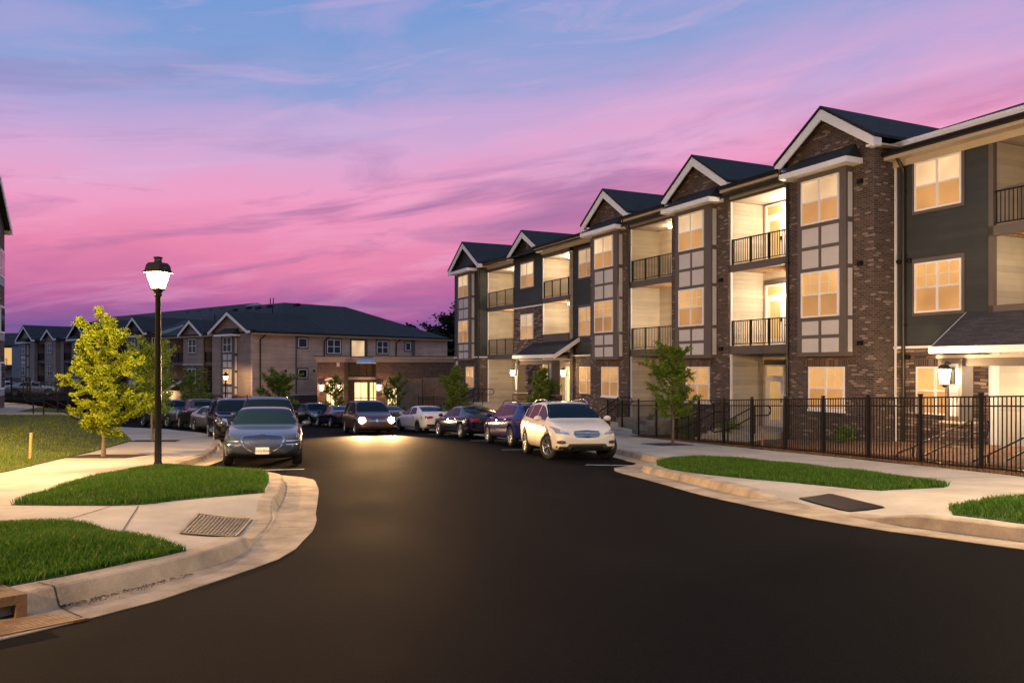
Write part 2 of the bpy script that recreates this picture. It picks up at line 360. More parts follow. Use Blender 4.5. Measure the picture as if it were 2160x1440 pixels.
# kerbs: rows of (outer gutter edge, kerb face line, kerb height)
KL = [((-7.0, -1.2), (-7.45, -.7), .15), ((-5.1, 2.2), (-5.5, 2.65), .15), ((-3.26, 5.08), (-3.62, 5.43), .15), ((-2.98, 5.55), (-3.36, 5.9), .15), ((-2.71, 6.1), (-3.12, 6.42), .15),
      ((-2.48, 6.9), (-2.86, 7.05), .15), ((-2.27, 7.75), (-2.70, 7.75), .15), ((-2.25, 8.3), (-2.72, 8.3), .13), ((-2.30, 8.75), (-2.78, 8.75), .03), ((-2.36, 9.4), (-2.86, 9.4), .02),
      ((-2.55, 10.4), (-3.08, 10.45), .02), ((-2.70, 10.95), (-3.24, 10.95), .05), ((-2.80, 11.4), (-3.36, 11.4), .15), ((-3.05, 12.5), (-3.58, 12.4), .15), ((-3.4, 14.0), (-3.94, 13.85), .15),
      ((-3.74, 15.2), (-4.27, 15.0), .15), ((-3.98, 15.95), (-4.52, 15.7), .15), ((-4.35, 16.5), (-4.85, 16.15), .15), ((-4.95, 16.95), (-5.3, 16.5), .15), ((-5.9, 17.3), (-6.15, 16.9), .15), ((-6.7, 17.7), (-7.0, 17.35), .15), ((-7.2, 18.3), (-7.62, 18.15), .15),
      ((-7.55, 20), (-7.98, 20), .15), ((-7.95, 22), (-8.4, 22.05), .15), ((-9.4, 26.6), (-9.85, 26.8), .15), ((-10.6, 30), (-11.0, 30.2), .15), ((-12.5, 35), (-12.9, 35.25), .15),
      ((-15.2, 39.3), (-15.55, 39.6), .15), ((-19.2, 43.9), (-19.5, 44.25), .15), ((-26, 49.6), (-26.2, 50.1), .15), ((-36, 57), (-36.2, 57.5), .15)]
KR = [((-14.6, 66), (-14.2, 66.2), .15), ((-9.4, 58), (-9, 58.2), .15), ((-6.8, 51), (-6.4, 51.2), .15), ((-4.1, 45), (-3.65, 45.2), .15), ((-1.1, 37.5), (-.65, 37.6), .15), ((1.5, 30.2), (1.95, 30.3), .15),
      ((2.65, 24.5), (3.1, 24.55), .15), ((3.1, 21.3), (3.55, 21.3), .15), ((3.18, 20.35), (3.72, 20.1), .15), ((2.9, 19.6), (3.5, 19.2), .15), ((2.42, 18.9), (3.1, 18.55), .15), ((2.34, 18.2), (2.92, 18.0), .15),
      ((2.42, 17.4), (2.93, 17.3), .15), ((2.62, 16.4), (3.12, 16.4), .15), ((2.9, 14.8), (3.42, 14.85), .15), ((3.12, 13.4), (3.64, 13.5), .15), ((3.3, 12.65), (3.82, 12.8), .12), ((3.45, 12.15), (3.97, 12.3), .03), ((3.62, 11.5), (4.12, 11.7), .02),
      ((3.95, 10.5), (4.45, 10.75), .02), ((4.2, 9.95), (4.62, 10.2), .06), ((4.5, 9.4), (4.88, 9.72), .14), ((4.9, 8.85), (5.24, 9.2), .15), ((5.35, 8.2), (5.68, 8.58), .15), ((6.4, 7.1), (6.7, 7.5), .15),
      ((8.7, 5.3), (8.95, 5.75), .15), ((12.6, 3.0), (12.8, 3.45), .15), ((22, -1.4), (22.2, -1), .15)]
def densify(K, step=.35):
    out = []
    n = len(K)
    for i in range(n-1):
        k = max(1, int(math.dist(K[i][1], K[i+1][1])/step)) if K[i][1][1] < 30 else 1
        for j in range(k):
            t = j/k; P = []
            for q in (0, 1):
                p0, p1, p2, p3 = K[max(i-1, 0)][q], K[i][q], K[i+1][q], K[min(i+2, n-1)][q]
                P.append(tuple(.5*((2*p1[a])+(-p0[a]+p2[a])*t+(2*p0[a]-5*p1[a]+4*p2[a]-p3[a])*t*t+(-p0[a]+3*p1[a]-3*p2[a]+p3[a])*t**3) for a in (0, 1)))
            out.append((P[0], P[1], lerp(K[i][2], K[i+1][2], t)))
    out.append(K[-1]); return out
def kerb(K, label):
    D = densify(K); n = len(D); rows = []
    for i, (o, f, h) in enumerate(D):
        a, b = Vector(D[max(i-1, 0)][1]), Vector(D[min(i+1, n-1)][1]); d = (b-a).normalized()
        o_, f_ = Vector(o), Vector(f); nrm = Vector((-d.y, d.x))
        if nrm.dot(f_-o_) < 0: nrm = -nrm
        z = gz(f_.y); zo = gz(o_.y)
        pr = [(o_, zo-.05), (o_, zo+.008), (lerp(o_, f_, .8), z+.004), (f_, z+.012), (f_+nrm*.035, z+.012+h*.55), (f_+nrm*.055, z+h-.012), (f_+nrm*.085, z+h), (f_+nrm*.26, z+h+.003), (f_+nrm*.26, z-.1)]
        rows.append([(p.x, p.y, zz) for p, zz in pr])
    mb = MB(); m = len(rows[0]); mb.add([p for r in rows for p in r], [(i*m+k, i*m+k+1, (i+1)*m+k+1, (i+1)*m+k) for i in range(n-1) for k in range(m-1)], 0, False)
    ob = mb.build('kerb', M['kerb']); struct(ob)
    jb = MB()
    for i in range(5, n-2, 8):
        a_, b_ = rows[i], rows[i+1]; L0 = math.dist(a_[3], b_[3]); t_ = .011/max(.02, L0)
        for k in range(1, m-2):
            q = [a_[k], a_[k+1], tuple(lerp(a_[k+1][c], b_[k+1][c], t_) for c in range(3)), tuple(lerp(a_[k][c], b_[k][c], t_) for c in range(3))]
            jb.add([(p[0]+(a_[3][0]-a_[7][0])*.012, p[1]+(a_[3][1]-a_[7][1])*.012, p[2]+.004) for p in q], [(0, 1, 2, 3)])
    struct(jb.build('kerb_joint', M['mat'], fixn=False))
    back = [r[-2][:2] for r in rows]
    return back, D
bl, DL = kerb(KL, 'l'); br, DR = kerb(KR, 'r')

XE = [(5, -7.4), (7.5, -8.0), (10, -8.6), (12.5, -9.25), (15.5, -9.96), (16.6, -10.2), (19.5, -11.05), (22.4, -11.8), (29.7, -14.06), (34, -16.3), (41.7, -20.4), (52, -29), (60, -38)]
def xedge(y):
    if y <= XE[0][0]: return XE[0][1]
    for (a, xa), (b, xb) in zip(XE, XE[1:]):
        if y <= b: return lerp(xa, xb, (y-a)/(b-a))
    return XE[-1][1]
def kline(back, D):
    return [(b, d[2]) for b, d in zip(back, D) if 4 < b[1] < 16]
def khgt(x, y, KLn):
    best, hh = 99, .15
    for (a, ha), (b, hb) in zip(KLn, KLn[1:]):
        dx, dy = b[0]-a[0], b[1]-a[1]; t = max(0, min(1, ((x-a[0])*dx+(y-a[1])*dy)/(dx*dx+dy*dy+1e-9))); d = math.hypot(x-a[0]-dx*t, y-a[1]-dy*t)
        if d < best: best, hh = d, lerp(ha, hb, t)
    return lerp(hh, .15, sstep(.1, 1.8, best))
K_L, K_R = kline(bl, DL), kline(br, DR)
def hwalk_l(x, y):
    return gz(y)+(khgt(x, y, K_L) if 6 < y < 14 else .15)
def hwalk_r(x, y):
    return gz(y)+(khgt(x, y, K_R) if 7 < y < 15 else .15)
def hlawn(x, y):
    e = gz(y)+.15; t = max(e, -.60-.009*(max(y, 15)-15)) if y > 15 else e+.02
    d = xedge(y)-x
    return e+.02+(t-e)*sstep(0, 3.4, d)+.05*sstep(.2, 2.5, d)
def clampx(p): return [q for q in p]
left_side = [(xedge(y)-.2, y) for y in (56, 50, 46, 41.7, 38, 34, 29.7, 26, 22.4, 19.5, 16.6, 15.5, 12.5, 10, 7.5)]
wl = [p for p in bl if p[1] > 1.0 and p[1] < 57]
struct(sheet('sidewalk', wl+left_side+[(-14, 6), (-16, 1.2)], hwalk_l, M['concrete'], (.45, .45), 0))
FEN = [(9.95, 14.6), (9.6, 16.3), (9.22, 17.98), (8.84, 19.77), (8.42, 21.55), (8.0, 23.33), (7.56, 25.1), (7.15, 26.9), (6.72, 28.66), (6.28, 30.43), (5.84, 32.2), (5.4, 34.0), (4.95, 35.8), (4.5, 37.5)]
wr = [p for p in br if p[1] < 60]
fe = [(f[0]-.22, f[1]) for f in FEN]
struct(sheet('sidewalk', wr+[(22.4, 3), (12.5, 9), (10.6, 13)]+fe+[(2.3, 44), (-1.0, 52), (-4.6, 60)], hwalk_r, M['concrete'], (.45, .45), 0))

# expansion joints cut as thin dark grooves
jm = MB()
def joint(a, b, H, w=.008):
    a, b = Vector(a), Vector(b); d = (b-a).normalized(); n_ = Vector((-d.y, d.x))*w; k = max(1, int((b-a).length/.4))
    for j in range(k):
        p, q = a.lerp(b, j/k), a.lerp(b, (j+1)/k); c = [p+n_, q+n_, q-n_, p-n_]
        jm.add([(v.x, v.y, H(v.x, v.y)+.004) for v in c], [(0, 1, 2, 3)])
for a, b in (((-5.0, 10.66), (-4.15, 8.42)), ((-7.0, 10.6), (-6.0, 8.95)), ((-8.7, 10.4), (-6.74, 10.73)), ((-9.3, 12.6), (-7.4, 12.6)), ((-10, 15.6), (-8.2, 15.4)), ((-11, 19.4), (-8.3, 19.5)), ((-11.8, 22.5), (-8.8, 22.3)), ((-12.8, 25.6), (-9.8, 25.8)), ((-8.0, 17.6), (-8.5, 22.2)), ((-5.2, 8.95), (-5.35, 10.62)), ((-10.6, 17.5), (-8.0, 17.4)), ((-13.9, 29), (-11.2, 29.5)), ((-15.7, 33), (-12.4, 33.5))):
    joint(a, b, hwalk_l)
for a, b in (((5.8, 20.2), (8.4, 20.6)), ((6.6, 17.6), (9.0, 18)), ((7.4, 14.6), (9.8, 15)), ((5.1, 23), (7.8, 23.3)), ((4.3, 26), (7.1, 26.4)), ((3.6, 29), (6.4, 29.4)), ((7.6, 11.6), (9.8, 12.6)), ((2.5, 33), (5.3, 33.6))):
    joint(a, b, hwalk_r)
struct(jm.build('pavement_joint', M['blackm'], fixn=False))

lawnp = [(xedge(y)-.12, y) for y in (7.5, 10, 12.5, 15.5, 16.6, 19.5, 22.4, 26, 29.7, 34, 38, 41.7, 46, 50, 56)]
struct(sheet('lawn', lawnp+[(-60, 64), (-60, 7.5)], hlawn, M['lawnbase'], (.8, .8), .3))
GP = {'l_far': [(-6.74, 10.73), (-7.1, 11.85), (-7.5, 13.39), (-7.85, 15.18), (-7.85, 16.5), (-7.7, 17.2), (-7.2, 17.3), (-6.9, 17.05), (-6.1, 16.6), (-5.4, 16.2), (-5.0, 15.85), (-4.75, 15.45), (-4.5, 14.7), (-4.22, 13.8), (-3.95, 12.7), (-3.8, 12.25), (-4.49, 11.55), (-4.98, 10.85), (-5.36, 10.68), (-6.0, 10.68)],
      'l_near': [(-9.4, 8.6), (-7.2, 8.9), (-5.73, 8.92), (-5.12, 8.95), (-4.65, 8.78), (-4.13, 8.36), (-3.5, 7.84), (-3.0, 7.35), (-3.13, 7.0), (-3.4, 6.5), (-3.66, 6.05), (-3.95, 5.6), (-4.6, 4.55), (-5.75, 2.95), (-9, 2.6)],
      'r_far': [(3.25, 17.9), (3.45, 18.9), (3.9, 19.6), (4.6, 19.85), (5.4, 19.5), (6.37, 17.3), (7.0, 15.5), (7.3, 14.2), (7.3, 13.3), (7.05, 13.0), (5.84, 12.57), (5.03, 13.6), (4.2, 14.69), (3.6, 15.7), (3.3, 16.6)],
      'r_near': [(5.88, 10.73), (5.43, 9.8), (5.95, 8.75), (7.2, 7.5), (9.2, 5.95), (12.8, 3.8), (13.5, 7.5), (10.2, 11.6), (7.43, 11.55), (6.7, 11.26)]}
def inpoly(p, poly):
    c = False; n = len(poly); x, y = p
    for i in range(n):
        (x1, y1), (x2, y2) = poly[i], poly[(i+1) % n]
        if (y1 > y) != (y2 > y) and x < (x2-x1)*(y-y1)/(y2-y1)+x1: c = not c
    return c
def pdist(p, poly):
    best = 9; n = len(poly); P = Vector(p)
    for i in range(n):
        a, b = Vector(poly[i]), Vector(poly[(i+1) % n]); d = b-a; t = max(0, min(1, (P-a).dot(d)/d.length_squared)); best = min(best, (a+d*t-P).length)
    return best
def mkh(poly): return lambda x, y: (hwalk_l if x < 0 else hwalk_r)(x, y)+.007+.09*sstep(0, 1.0, pdist((x, y), poly))
def blades(name, poly, H, n, hmin, hmax, w, mat_, seed=1, box=None, dens=None):
    rng = np.random.default_rng(seed); r2 = random.Random(seed)
    xs = [p[0] for p in poly]; ys = [p[1] for p in poly]; P = []
    x0, x1, y0, y1 = box or (min(xs), max(xs), min(ys), max(ys))
    while len(P) < n:
        x, y = r2.uniform(x0, x1), r2.uniform(y0, y1)
        if dens and r2.random() > dens(x, y): continue
        if inpoly((x, y), poly): P.append((x, y, H(x, y)))
    P = np.array(P); k = len(P)
    a = rng.uniform(0, 2*math.pi, k); hh = rng.uniform(hmin, hmax, k)*(.75+.5*np.sin(P[:, 0]*3.1+1.3)*np.sin(P[:, 1]*2.7)*.5+.15)
    ww = w*rng.uniform(.6, 1.3, k)
    tx, ty = np.cos(a), np.sin(a); b2 = rng.uniform(0, 2*math.pi, k); ln = hh*rng.uniform(.15, .8, k); lx, ly = np.cos(b2)*ln, np.sin(b2)*ln
    V = np.zeros((k, 5, 3)); B = P.copy(); B[:, 2] -= .005
    V[:, 0] = B; V[:, 0, 0] -= tx*ww; V[:, 0, 1] -= ty*ww; V[:, 1] = B; V[:, 1, 0] += tx*ww; V[:, 1, 1] += ty*ww
    mid = P+np.stack([lx*.3, ly*.3, hh*.55], 1); V[:, 2] = mid; V[:, 2, 0] += tx*ww*.8; V[:, 2, 1] += ty*ww*.8
    V[:, 3] = mid; V[:, 3, 0] -= tx*ww*.8; V[:, 3, 1] -= ty*ww*.8; V[:, 4] = P+np.stack([lx, ly, hh*.98], 1)
    me = bpy.data.meshes.new(name); me.vertices.add(k*5); me.vertices.foreach_set('co', V.ravel())
    me.loops.add(k*7); me.polygons.add(k*2); i5 = np.arange(k)*5
    me.loops.foreach_set('vertex_index', np.stack([i5, i5+1, i5+2, i5+3, i5+3, i5+2, i5+4], 1).ravel().astype(np.int32))
    ls = np.stack([np.arange(k)*7, np.arange(k)*7+4], 1).ravel().astype(np.int32); me.polygons.foreach_set('loop_start', ls)
    me.materials.append(mat_); me.update(); me.validate()
    o = bpy.data.objects.new(name, me); COL.objects.link(o); return o
for key, n, hm in (('l_far', 46000, .10), ('l_near', 60000, .095), ('r_far', 40000, .10), ('r_near', 26000, .10)):
    p = GP[key]; H = mkh(p)
    struct(sheet('grass_verge', p, H, M['lawnbase'], (.3, .3), .05))
    bx = {'l_near': (-6.2, -2.8, 4.2, 9.0), 'r_near': (5.3, 9.5, 6.4, 11.7)}.get(key)
    tag(blades('grass', p, H, n, .05, hm, .0045, M['blade'], 3+n, bx),
        {'l_far': 'lush green grass of the verge around the lit street lamp', 'l_near': 'green grass of the near verge above the left kerb inlet', 'r_far': 'long tapering strip of bright grass beside the right kerb', 'r_near': 'green grass corner at the right edge by the kerb'}[key], 'grass', kind='stuff')
lp = lawnp+[(-60, 64), (-60, 7.5)]
tag(blades('lawn_grass', lp, hlawn, 120000, .03, .075, .006, M['blade2'], 77, (-27, -8, 11, 44), lambda x, y: min(1, (17/y)**1.6)), 'mown yellow-lit lawn rising beside the left pavement', 'grass', kind='stuff')

# path, steps and handrails on the left
pz = lambda x, y: hlawn(x, y)+.03
struct(sheet('path', [(-21.9, 36.9), (-21.3, 38.3), (-24.4, 39.1), (-28.6, 49.5), (-34, 52), (-44, 52), (-44, 38), (-30, 36.6)], pz, M['concrete'], (2, 2), .05))
st = MB(); top = hlawn(-22, 37.5)+.03; bot = gz(36.6)+.15; ns = 6
for i in range(ns):
    z1 = top-(top-bot)*i/ns; x0 = -21.9+.36*i
    pts = [(x0, 37.0-.11*i), (x0+.36, 36.9-.11*i), (x0+.82, 38.3-.11*i), (x0+.46, 38.4-.11*i)]
    st.prism([(p[0], p[1], bot-.3) for p in pts], (0, 0, z1-bot+.3))
tag(st.build('steps', M['concrete']), 'short flight of pale concrete steps dropping from the lawn path', 'steps')
def handrail(name, pts, posts, label, r=.022, drop=.45, m='black', group=None, ends=True):
    """top and lower rail with rounded loops at the ends; pts are walking-line points at rail height"""
    mb = MB(); P = [Vector(p) for p in pts]; low = [p-Vector((0, 0, drop)) for p in P]
    def loop(e, d):
        c = e-Vector((0, 0, drop/2)); rad = drop/2
        return [c+Vector((d.x*rad*math.sin(t), d.y*rad*math.sin(t), rad*math.cos(t))) for t in [k*math.pi/8 for k in range(1, 8)]]
    d1 = (P[-1]-P[-2]); d1.z = 0; d1.normalize(); d0 = (P[0]-P[1]); d0.z = 0; d0.normalize()
    path = P+loop(P[-1], d1)+low[::-1]+loop(P[0], d0)[::-1]+[P[0]]
    mb.tube(path, r, 8, cap=False)
    root = mb.build(name, M[m]); tag(root, label, 'handrail', group)
    for (x, y, zt, zb) in posts:
        q = MB().tube([(x, y, zb), (x, y, zt)], r*1.1, 8); q.build('post', M[m], root)
    return root
for off, lab in ((0, 'black tubular handrail on the near side of the left steps'), (1.35, 'black tubular handrail on the far side of the left steps')):
    ox, oy = off*.3, off*.95
    a = (-22.6+ox, 37.1+oy, top+.92); b = (-21.7+ox, 36.9+oy, top+.92); c = (-19.6+ox, 36.3+oy, bot+.92); d = (-19.1+ox, 36.2+oy, bot+.92)
    handrail('handrail', [a, b, c, d], [(b[0], b[1], b[2], top-.1), (c[0], c[1], c[2], bot-.1), (a[0]+.3, a[1], a[2], top-.1)], lab, .028, .32, group='handrails of the left steps')

# tree pits and detectable pads, grates
def slab(name, poly, H, mat_, up, label, cat, grid=.5, group=None):
    o = sheet(name, poly, lambda x, y: H(x, y)+up, mat_, (grid, grid), .03); return tag(o, label, cat, group)
slab('tree_pit', [(-11.45, 20.2), (-9.8, 20.2), (-9.8, 21.6), (-11.45, 21.6)], hwalk_l, M['mat'], .012, 'dark soil square round the lime-green tree', 'tree pit', group='tree pits in the pavement')
slab('tree_pit', [(-14.0, 29.1), (-12.3, 29.1), (-12.7, 30.5), (-14.4, 30.5)], hwalk_l, M['mat'], .012, 'dark soil strip round the thin tree behind the lamp post', 'tree pit', group='tree pits in the pavement')
slab('tree_pit', [(4.5, 27.8), (4.9, 26.3), (6.1, 26.6), (5.7, 28.2)], hwalk_r, M['mat'], .012, 'dark soil square round the young tree by the iron fence', 'tree pit', group='tree pits in the pavement')
def pad(poly, H, label, nb=15, bm_='ironbar'):
    root = slab('drain_grate', poly, H, M['blackm'], .008, label, 'grate', .2)
    a, b, c, d = [Vector(p) for p in poly]; fr = MB(); bars = MB()
    def bar(mb, p, q, w, up):
        dd = (q-p).normalized(); n_ = Vector((-dd.y, dd.x))*w; k = 4
        for j in range(k):
            s, e = p.lerp(q, j/k), p.lerp(q, (j+1)/k); cs = [s+n_, e+n_, e-n_, s-n_]
            mb.add([(v.x, v.y, H(v.x, v.y)+up) for v in cs], [(0, 1, 2, 3)])
            mb.add([(v.x, v.y, H(v.x, v.y)+up) for v in (cs[2], cs[3])]+[(v.x, v.y, H(v.x, v.y)+.008) for v in (cs[3], cs[2])], [(0, 1, 2, 3)])
    for k in range(1, nb): bar(bars, a.lerp(b, k/nb), d.lerp(c, k/nb), .012, .022)
    for k in range(1, nb): bar(bars, a.lerp(d, k/nb), b.lerp(c, k/nb), .008, .020)
    for p, q in ((a, b), (b, c), (c, d), (d, a)): bar(fr, p, q, .014, .026)
    bars.build('bar_grid', M[bm_], root, False); nb < 20 and fr.build('rim', M['kerb'], root, False)
    return root
M['ironbar'] = pm('worn_pad_iron', (.13, .115, .10), .5, .3, 20, metal=.3)
M['ironbar2'] = pm('orange_grate_iron', (.36, .23, .10), .7, .35, 10)  # orange-brown tone of the gutter grate bars
pad([(-3.72, 8.92), (-4.08, 10.36), (-3.36, 10.28), (-3.06, 8.82)], hwalk_l, 'square dark grate set in the left pavement corner')
pad([(4.47, 12.42), (5.05, 12.62), (5.25, 11.2), (4.62, 11.0)], hwalk_r, 'dark textured pad set in the right pavement beside the kerb', 22, 'pipe')

# kerb inlet with its grate in the lower left corner
iz = gz(5.2); d_ = Vector((-.63, -.775)); n_ = Vector((-.775, .63))       # along the kerb / away from the road
A = Vector((-3.50, 5.62)); root = thing('storm_drain_inlet', 'open concrete kerb inlet in the lower left corner', 'storm drain', (A.x, A.y, iz))
def fr3(u, v, z): p = d_*u+n_*v; return (p.x, p.y, z+gz(A.y+p.y)-iz)
hd = MB(); hz = .15
for (u0, u1, v0, v1, z0, z1) in ((-.05, .02, -.06, .5, -.05, hz+.02), (.02, 1.3, -.06, .5, hz-.045, hz+.02), (1.3, 1.38, -.06, .5, -.05, hz+.02), (.02, 1.3, .42, .5, -.35, hz-.045)):
    hd.prism([fr3(u0, v0, z0), fr3(u1, v0, z0), fr3(u1, v1, z0), fr3(u0, v1, z0)], (0, 0, z1-z0))
hd.build('inlet_surround', pm('lamplit_inlet_concrete', (.17, .10, .045), .85, .4, 6, .4, 40), root)  # orange lamp light on the inlet is put into this brown
bx = MB(); bx.prism([fr3(.02, -.02, .018), fr3(1.3, -.02, .018), fr3(1.3, .42, .018), fr3(.02, .42, .018)], (0, 0, .006)); bx.build('inlet_dark_sheet', M['blackm'], root)  # flat black sheet stands in for the dark inside the inlet
gr = thing('gutter_grate', 'orange-brown slotted iron grate in the gutter below the kerb inlet', 'grate', (A.x, A.y, iz))
gb = MB(); fm = MB()
fm.prism([fr3(-.30, -.46, -.06), fr3(1.3, -.46, -.06), fr3(1.3, -.08, -.06), fr3(-.12, -.08, -.06)], (0, 0, .074)); fm.build('grate_bed', M['soil'], gr)
for k in range(9):
    v = -.455+.042*k; e_ = -.28+.018*k; gb.prism([fr3(e_, v, .012), fr3(1.28, v, .012), fr3(1.28, v+.024, .012), fr3(e_, v+.024, .012)], (0, 0, .006))
gb.build('slotted_bars', M['ironbar2'], gr)
# debris along the kerb foot near the inlet
rr = random.Random(5); db = MB(); GD = [q for q in DL if 5.7 < q[1][1] < 7.3]
for i in range(300):
    _q = rr.random()**1.5*(len(GD)-1.01); _i = int(_q); _a = Vector(GD[_i][1]).lerp(Vector(GD[_i+1][1]), _q-_i); _b = Vector(GD[_i][0]).lerp(Vector(GD[_i+1][0]), _q-_i); p = _a.lerp(_b, .02+abs(rr.gauss(0, .13))); s = rr.uniform(.003, .009); z = gz(p.y)+.012
    db.add([(p.x-s, p.y, z), (p.x+s, p.y-s, z), (p.x+s*.6, p.y+s, z+s), (p.x-s, p.y+s, z+.3*s)], [(0, 1, 2, 3), (0, 1, 2), (0, 2, 3)])
tag(db.build('gutter_grit', pm('grey_grit', (.13, .105, .08), .95, .5, 30), fixn=False), 'dark grit and gravel washed along the left gutter', 'grit', kind='stuff')

# parking bay lines
def stripe(a, b, w=.05):
    a, b = Vector(a), Vector(b); d = (b-a).normalized(); n_ = Vector((-d.y, d.x))*w
    V = [a+n_, b+n_, b-n_, a-n_]; mb = MB(); mb.add([(v.x, v.y, gz(v.y)+.004) for v in V], [(0, 1, 2, 3)])
    return mb.build('parking_line', M['line'], fixn=False)
for a, b in (((-6.9, 17.95), (-4.85, 18.6)), ((1.85, 19.95), (3.05, 19.7)), ((-.35, 26.6), (2.2, 27.2)), ((-1.75, 33.2), (.3, 33.9)), ((-4.2, 40.6), (-1.6, 41.4)), ((-9.4, 25.1), (-7.3, 25.6))):
    struct(stripe(a, b))
struct(sheet('yard', [(f[0]-.24, f[1]) for f in FEN]+[(2.2, 43.5), (-1.2, 52), (-4, 60), (4, 62), (26, 12), (11, 12.5)], lambda x, y: gz(y)+.145+.03*math.sin(x*3+y*2)+.22*sstep(0, 4.5, (x-(10.1-(y-14.6)*.238)))*(1 if y > 20 else .3), M['soil'], (.6, .6)))
def hy(x, y): return gz(y)+.15+.22*sstep(0, 4.5, (x-(10.1-(y-14.6)*.238)))*(1 if y > 20 else .3)
tag(blades('pine_straw', [(f[0]-.26, f[1]) for f in FEN]+[(5.6, 37.5), (11.2, 14.6)], lambda x, y: hy(x, y)+.02, 30000, .02, .06, .006, M['needle'], 9), 'brown pine straw strip under the iron fence', 'pine straw', kind='stuff')
# ------------------------------------------------------------------ building parts (local frame: x along the front, y into the building, z = height above eye level)
def window(root, x0, x1, z0, z1, y, split=2, case=.09, up='blind', lo='screen', grid=False, casem='trim', simple=False, label=None):
    """double window: white frame with centre mullion and meeting rail, panes behind, painted casing round it"""
    fw = .055; zm = (z0+z1)/2; mb = MB(); yo = y-.055; yi = y-.002
    f = mb.box
    if case:
        c = MB()
        for a in ((x0-case, x1+case, z1, z1+case*1.5), (x0-case, x1+case, z0-case, z0), (x0-case, x0, z0, z1), (x1, x1+case, z0, z1)): c.box(a[0], a[1], y-.035, yi, a[2], a[3])
    f(x0, x1, yo, yi, z1-fw, z1); f(x0, x1, yo, yi, z0, z0+fw); f(x0, x0+fw, yo, yi, z0+fw, z1-fw); f(x1-fw, x1, yo, yi, z0+fw, z1-fw)
    xm = (x0+x1)/2; cells = [(x0+fw, x1-fw)]
    if split == 2:
        f(xm-fw*.7, xm+fw*.7, yo, yi, z0+fw, z1-fw); cells = [(x0+fw, xm-fw*.7), (xm+fw*.7, x1-fw)]
    for a, b in cells: f(a, b, yo+.008, yi, zm-.025, zm+.025)
    if grid:
        for a, b in cells:
            m_ = (a+b)/2; q = (zm+z1)/2; f(m_-.009, m_+.009, yo+.02, yi, zm+.025, z1-fw); f(a, m_-.009, yo+.02, yi, q-.009, q+.009); f(m_+.009, b, yo+.02, yi, q-.009, q+.009)
    w = mb.build('window', M['white'], root)
    if label: w['label'] = label
    if case: c.build('casing', M[casem], w)
    for mk, a, b, nm in ((up, zm+.025, z1-fw, 'upper_pane'), (lo, z0+fw, zm-.025, 'lower_pane')):
        p = MB()
        for u, v in cells: p.box(u, v, y-.03, y-.012, a, b)
        p.build(nm, M[mk], w)
    return w
def bayfront(root, x0, x1, z0, z1, yf, yb, wins, wx, m='trim'):
    """shallow boxed bay: painted box, windows and pale square panels between them"""
    b = MB().box(x0, x1, yf, yb, z0, z1); o = b.build('bay', M[m], root)
    pn = MB()
    for (a, c) in wins: pass
    gaps = [(wins[0][0]-.13, wins[1][1]+.13), (wins[1][0]-.13, z0+.14)]
    xm = (wx[0]+wx[1])/2
    for (top_, bot_) in gaps:
        hgt = (top_-bot_); half = (hgt-.12)/2
        for r in (0, 1):
            za = bot_+r*(half+.12); zb = za+half
            for (a, c) in ((wx[0]+.02, xm-.07), (xm+.07, wx[1]-.02)): pn.box(a, c, yf-.018, yf+.01, za, zb)
    for (a, c) in [(wins[0][1]-.02, wins[0][0]+.05), (gaps[0][1], gaps[0][0]), (wins[1][1]-.02, wins[1][0]+.02) if False else (wins[1][0], wins[1][1]), (gaps[1][1], gaps[1][0])]:
        lo_, hi_ = min(a, c), max(a, c); d = abs(yb-yf)
        pn.box(x1-.01, x1+.016, yf+.09, yb-.05, lo_, hi_)
    pn.build('pale_panels', M['panel'], o)
    return o
def railing(root, x0, x1, y, z, h=.98, posts=2, m='black'):
    mb = MB(); mb.box(x0, x1, y-.02, y+.02, z+h-.04, z+h); mb.box(x0, x1, y-.015, y+.015, z+.06, z+.09)
    n = max(2, int((x1-x0)/.115))
    for i in range(n+1):
        x = x0+(x1-x0)*i/n; mb.box(x-.009, x+.009, y-.009, y+.009, z+.09, z+h-.04)
    for i in range(posts+2):
        x = x0+.02+(x1-x0-.04)*i/(posts+1); mb.box(x-.028, x+.028, y-.028, y+.028, z, z+h+.01)
    return mb.build('railing', M[m], root)
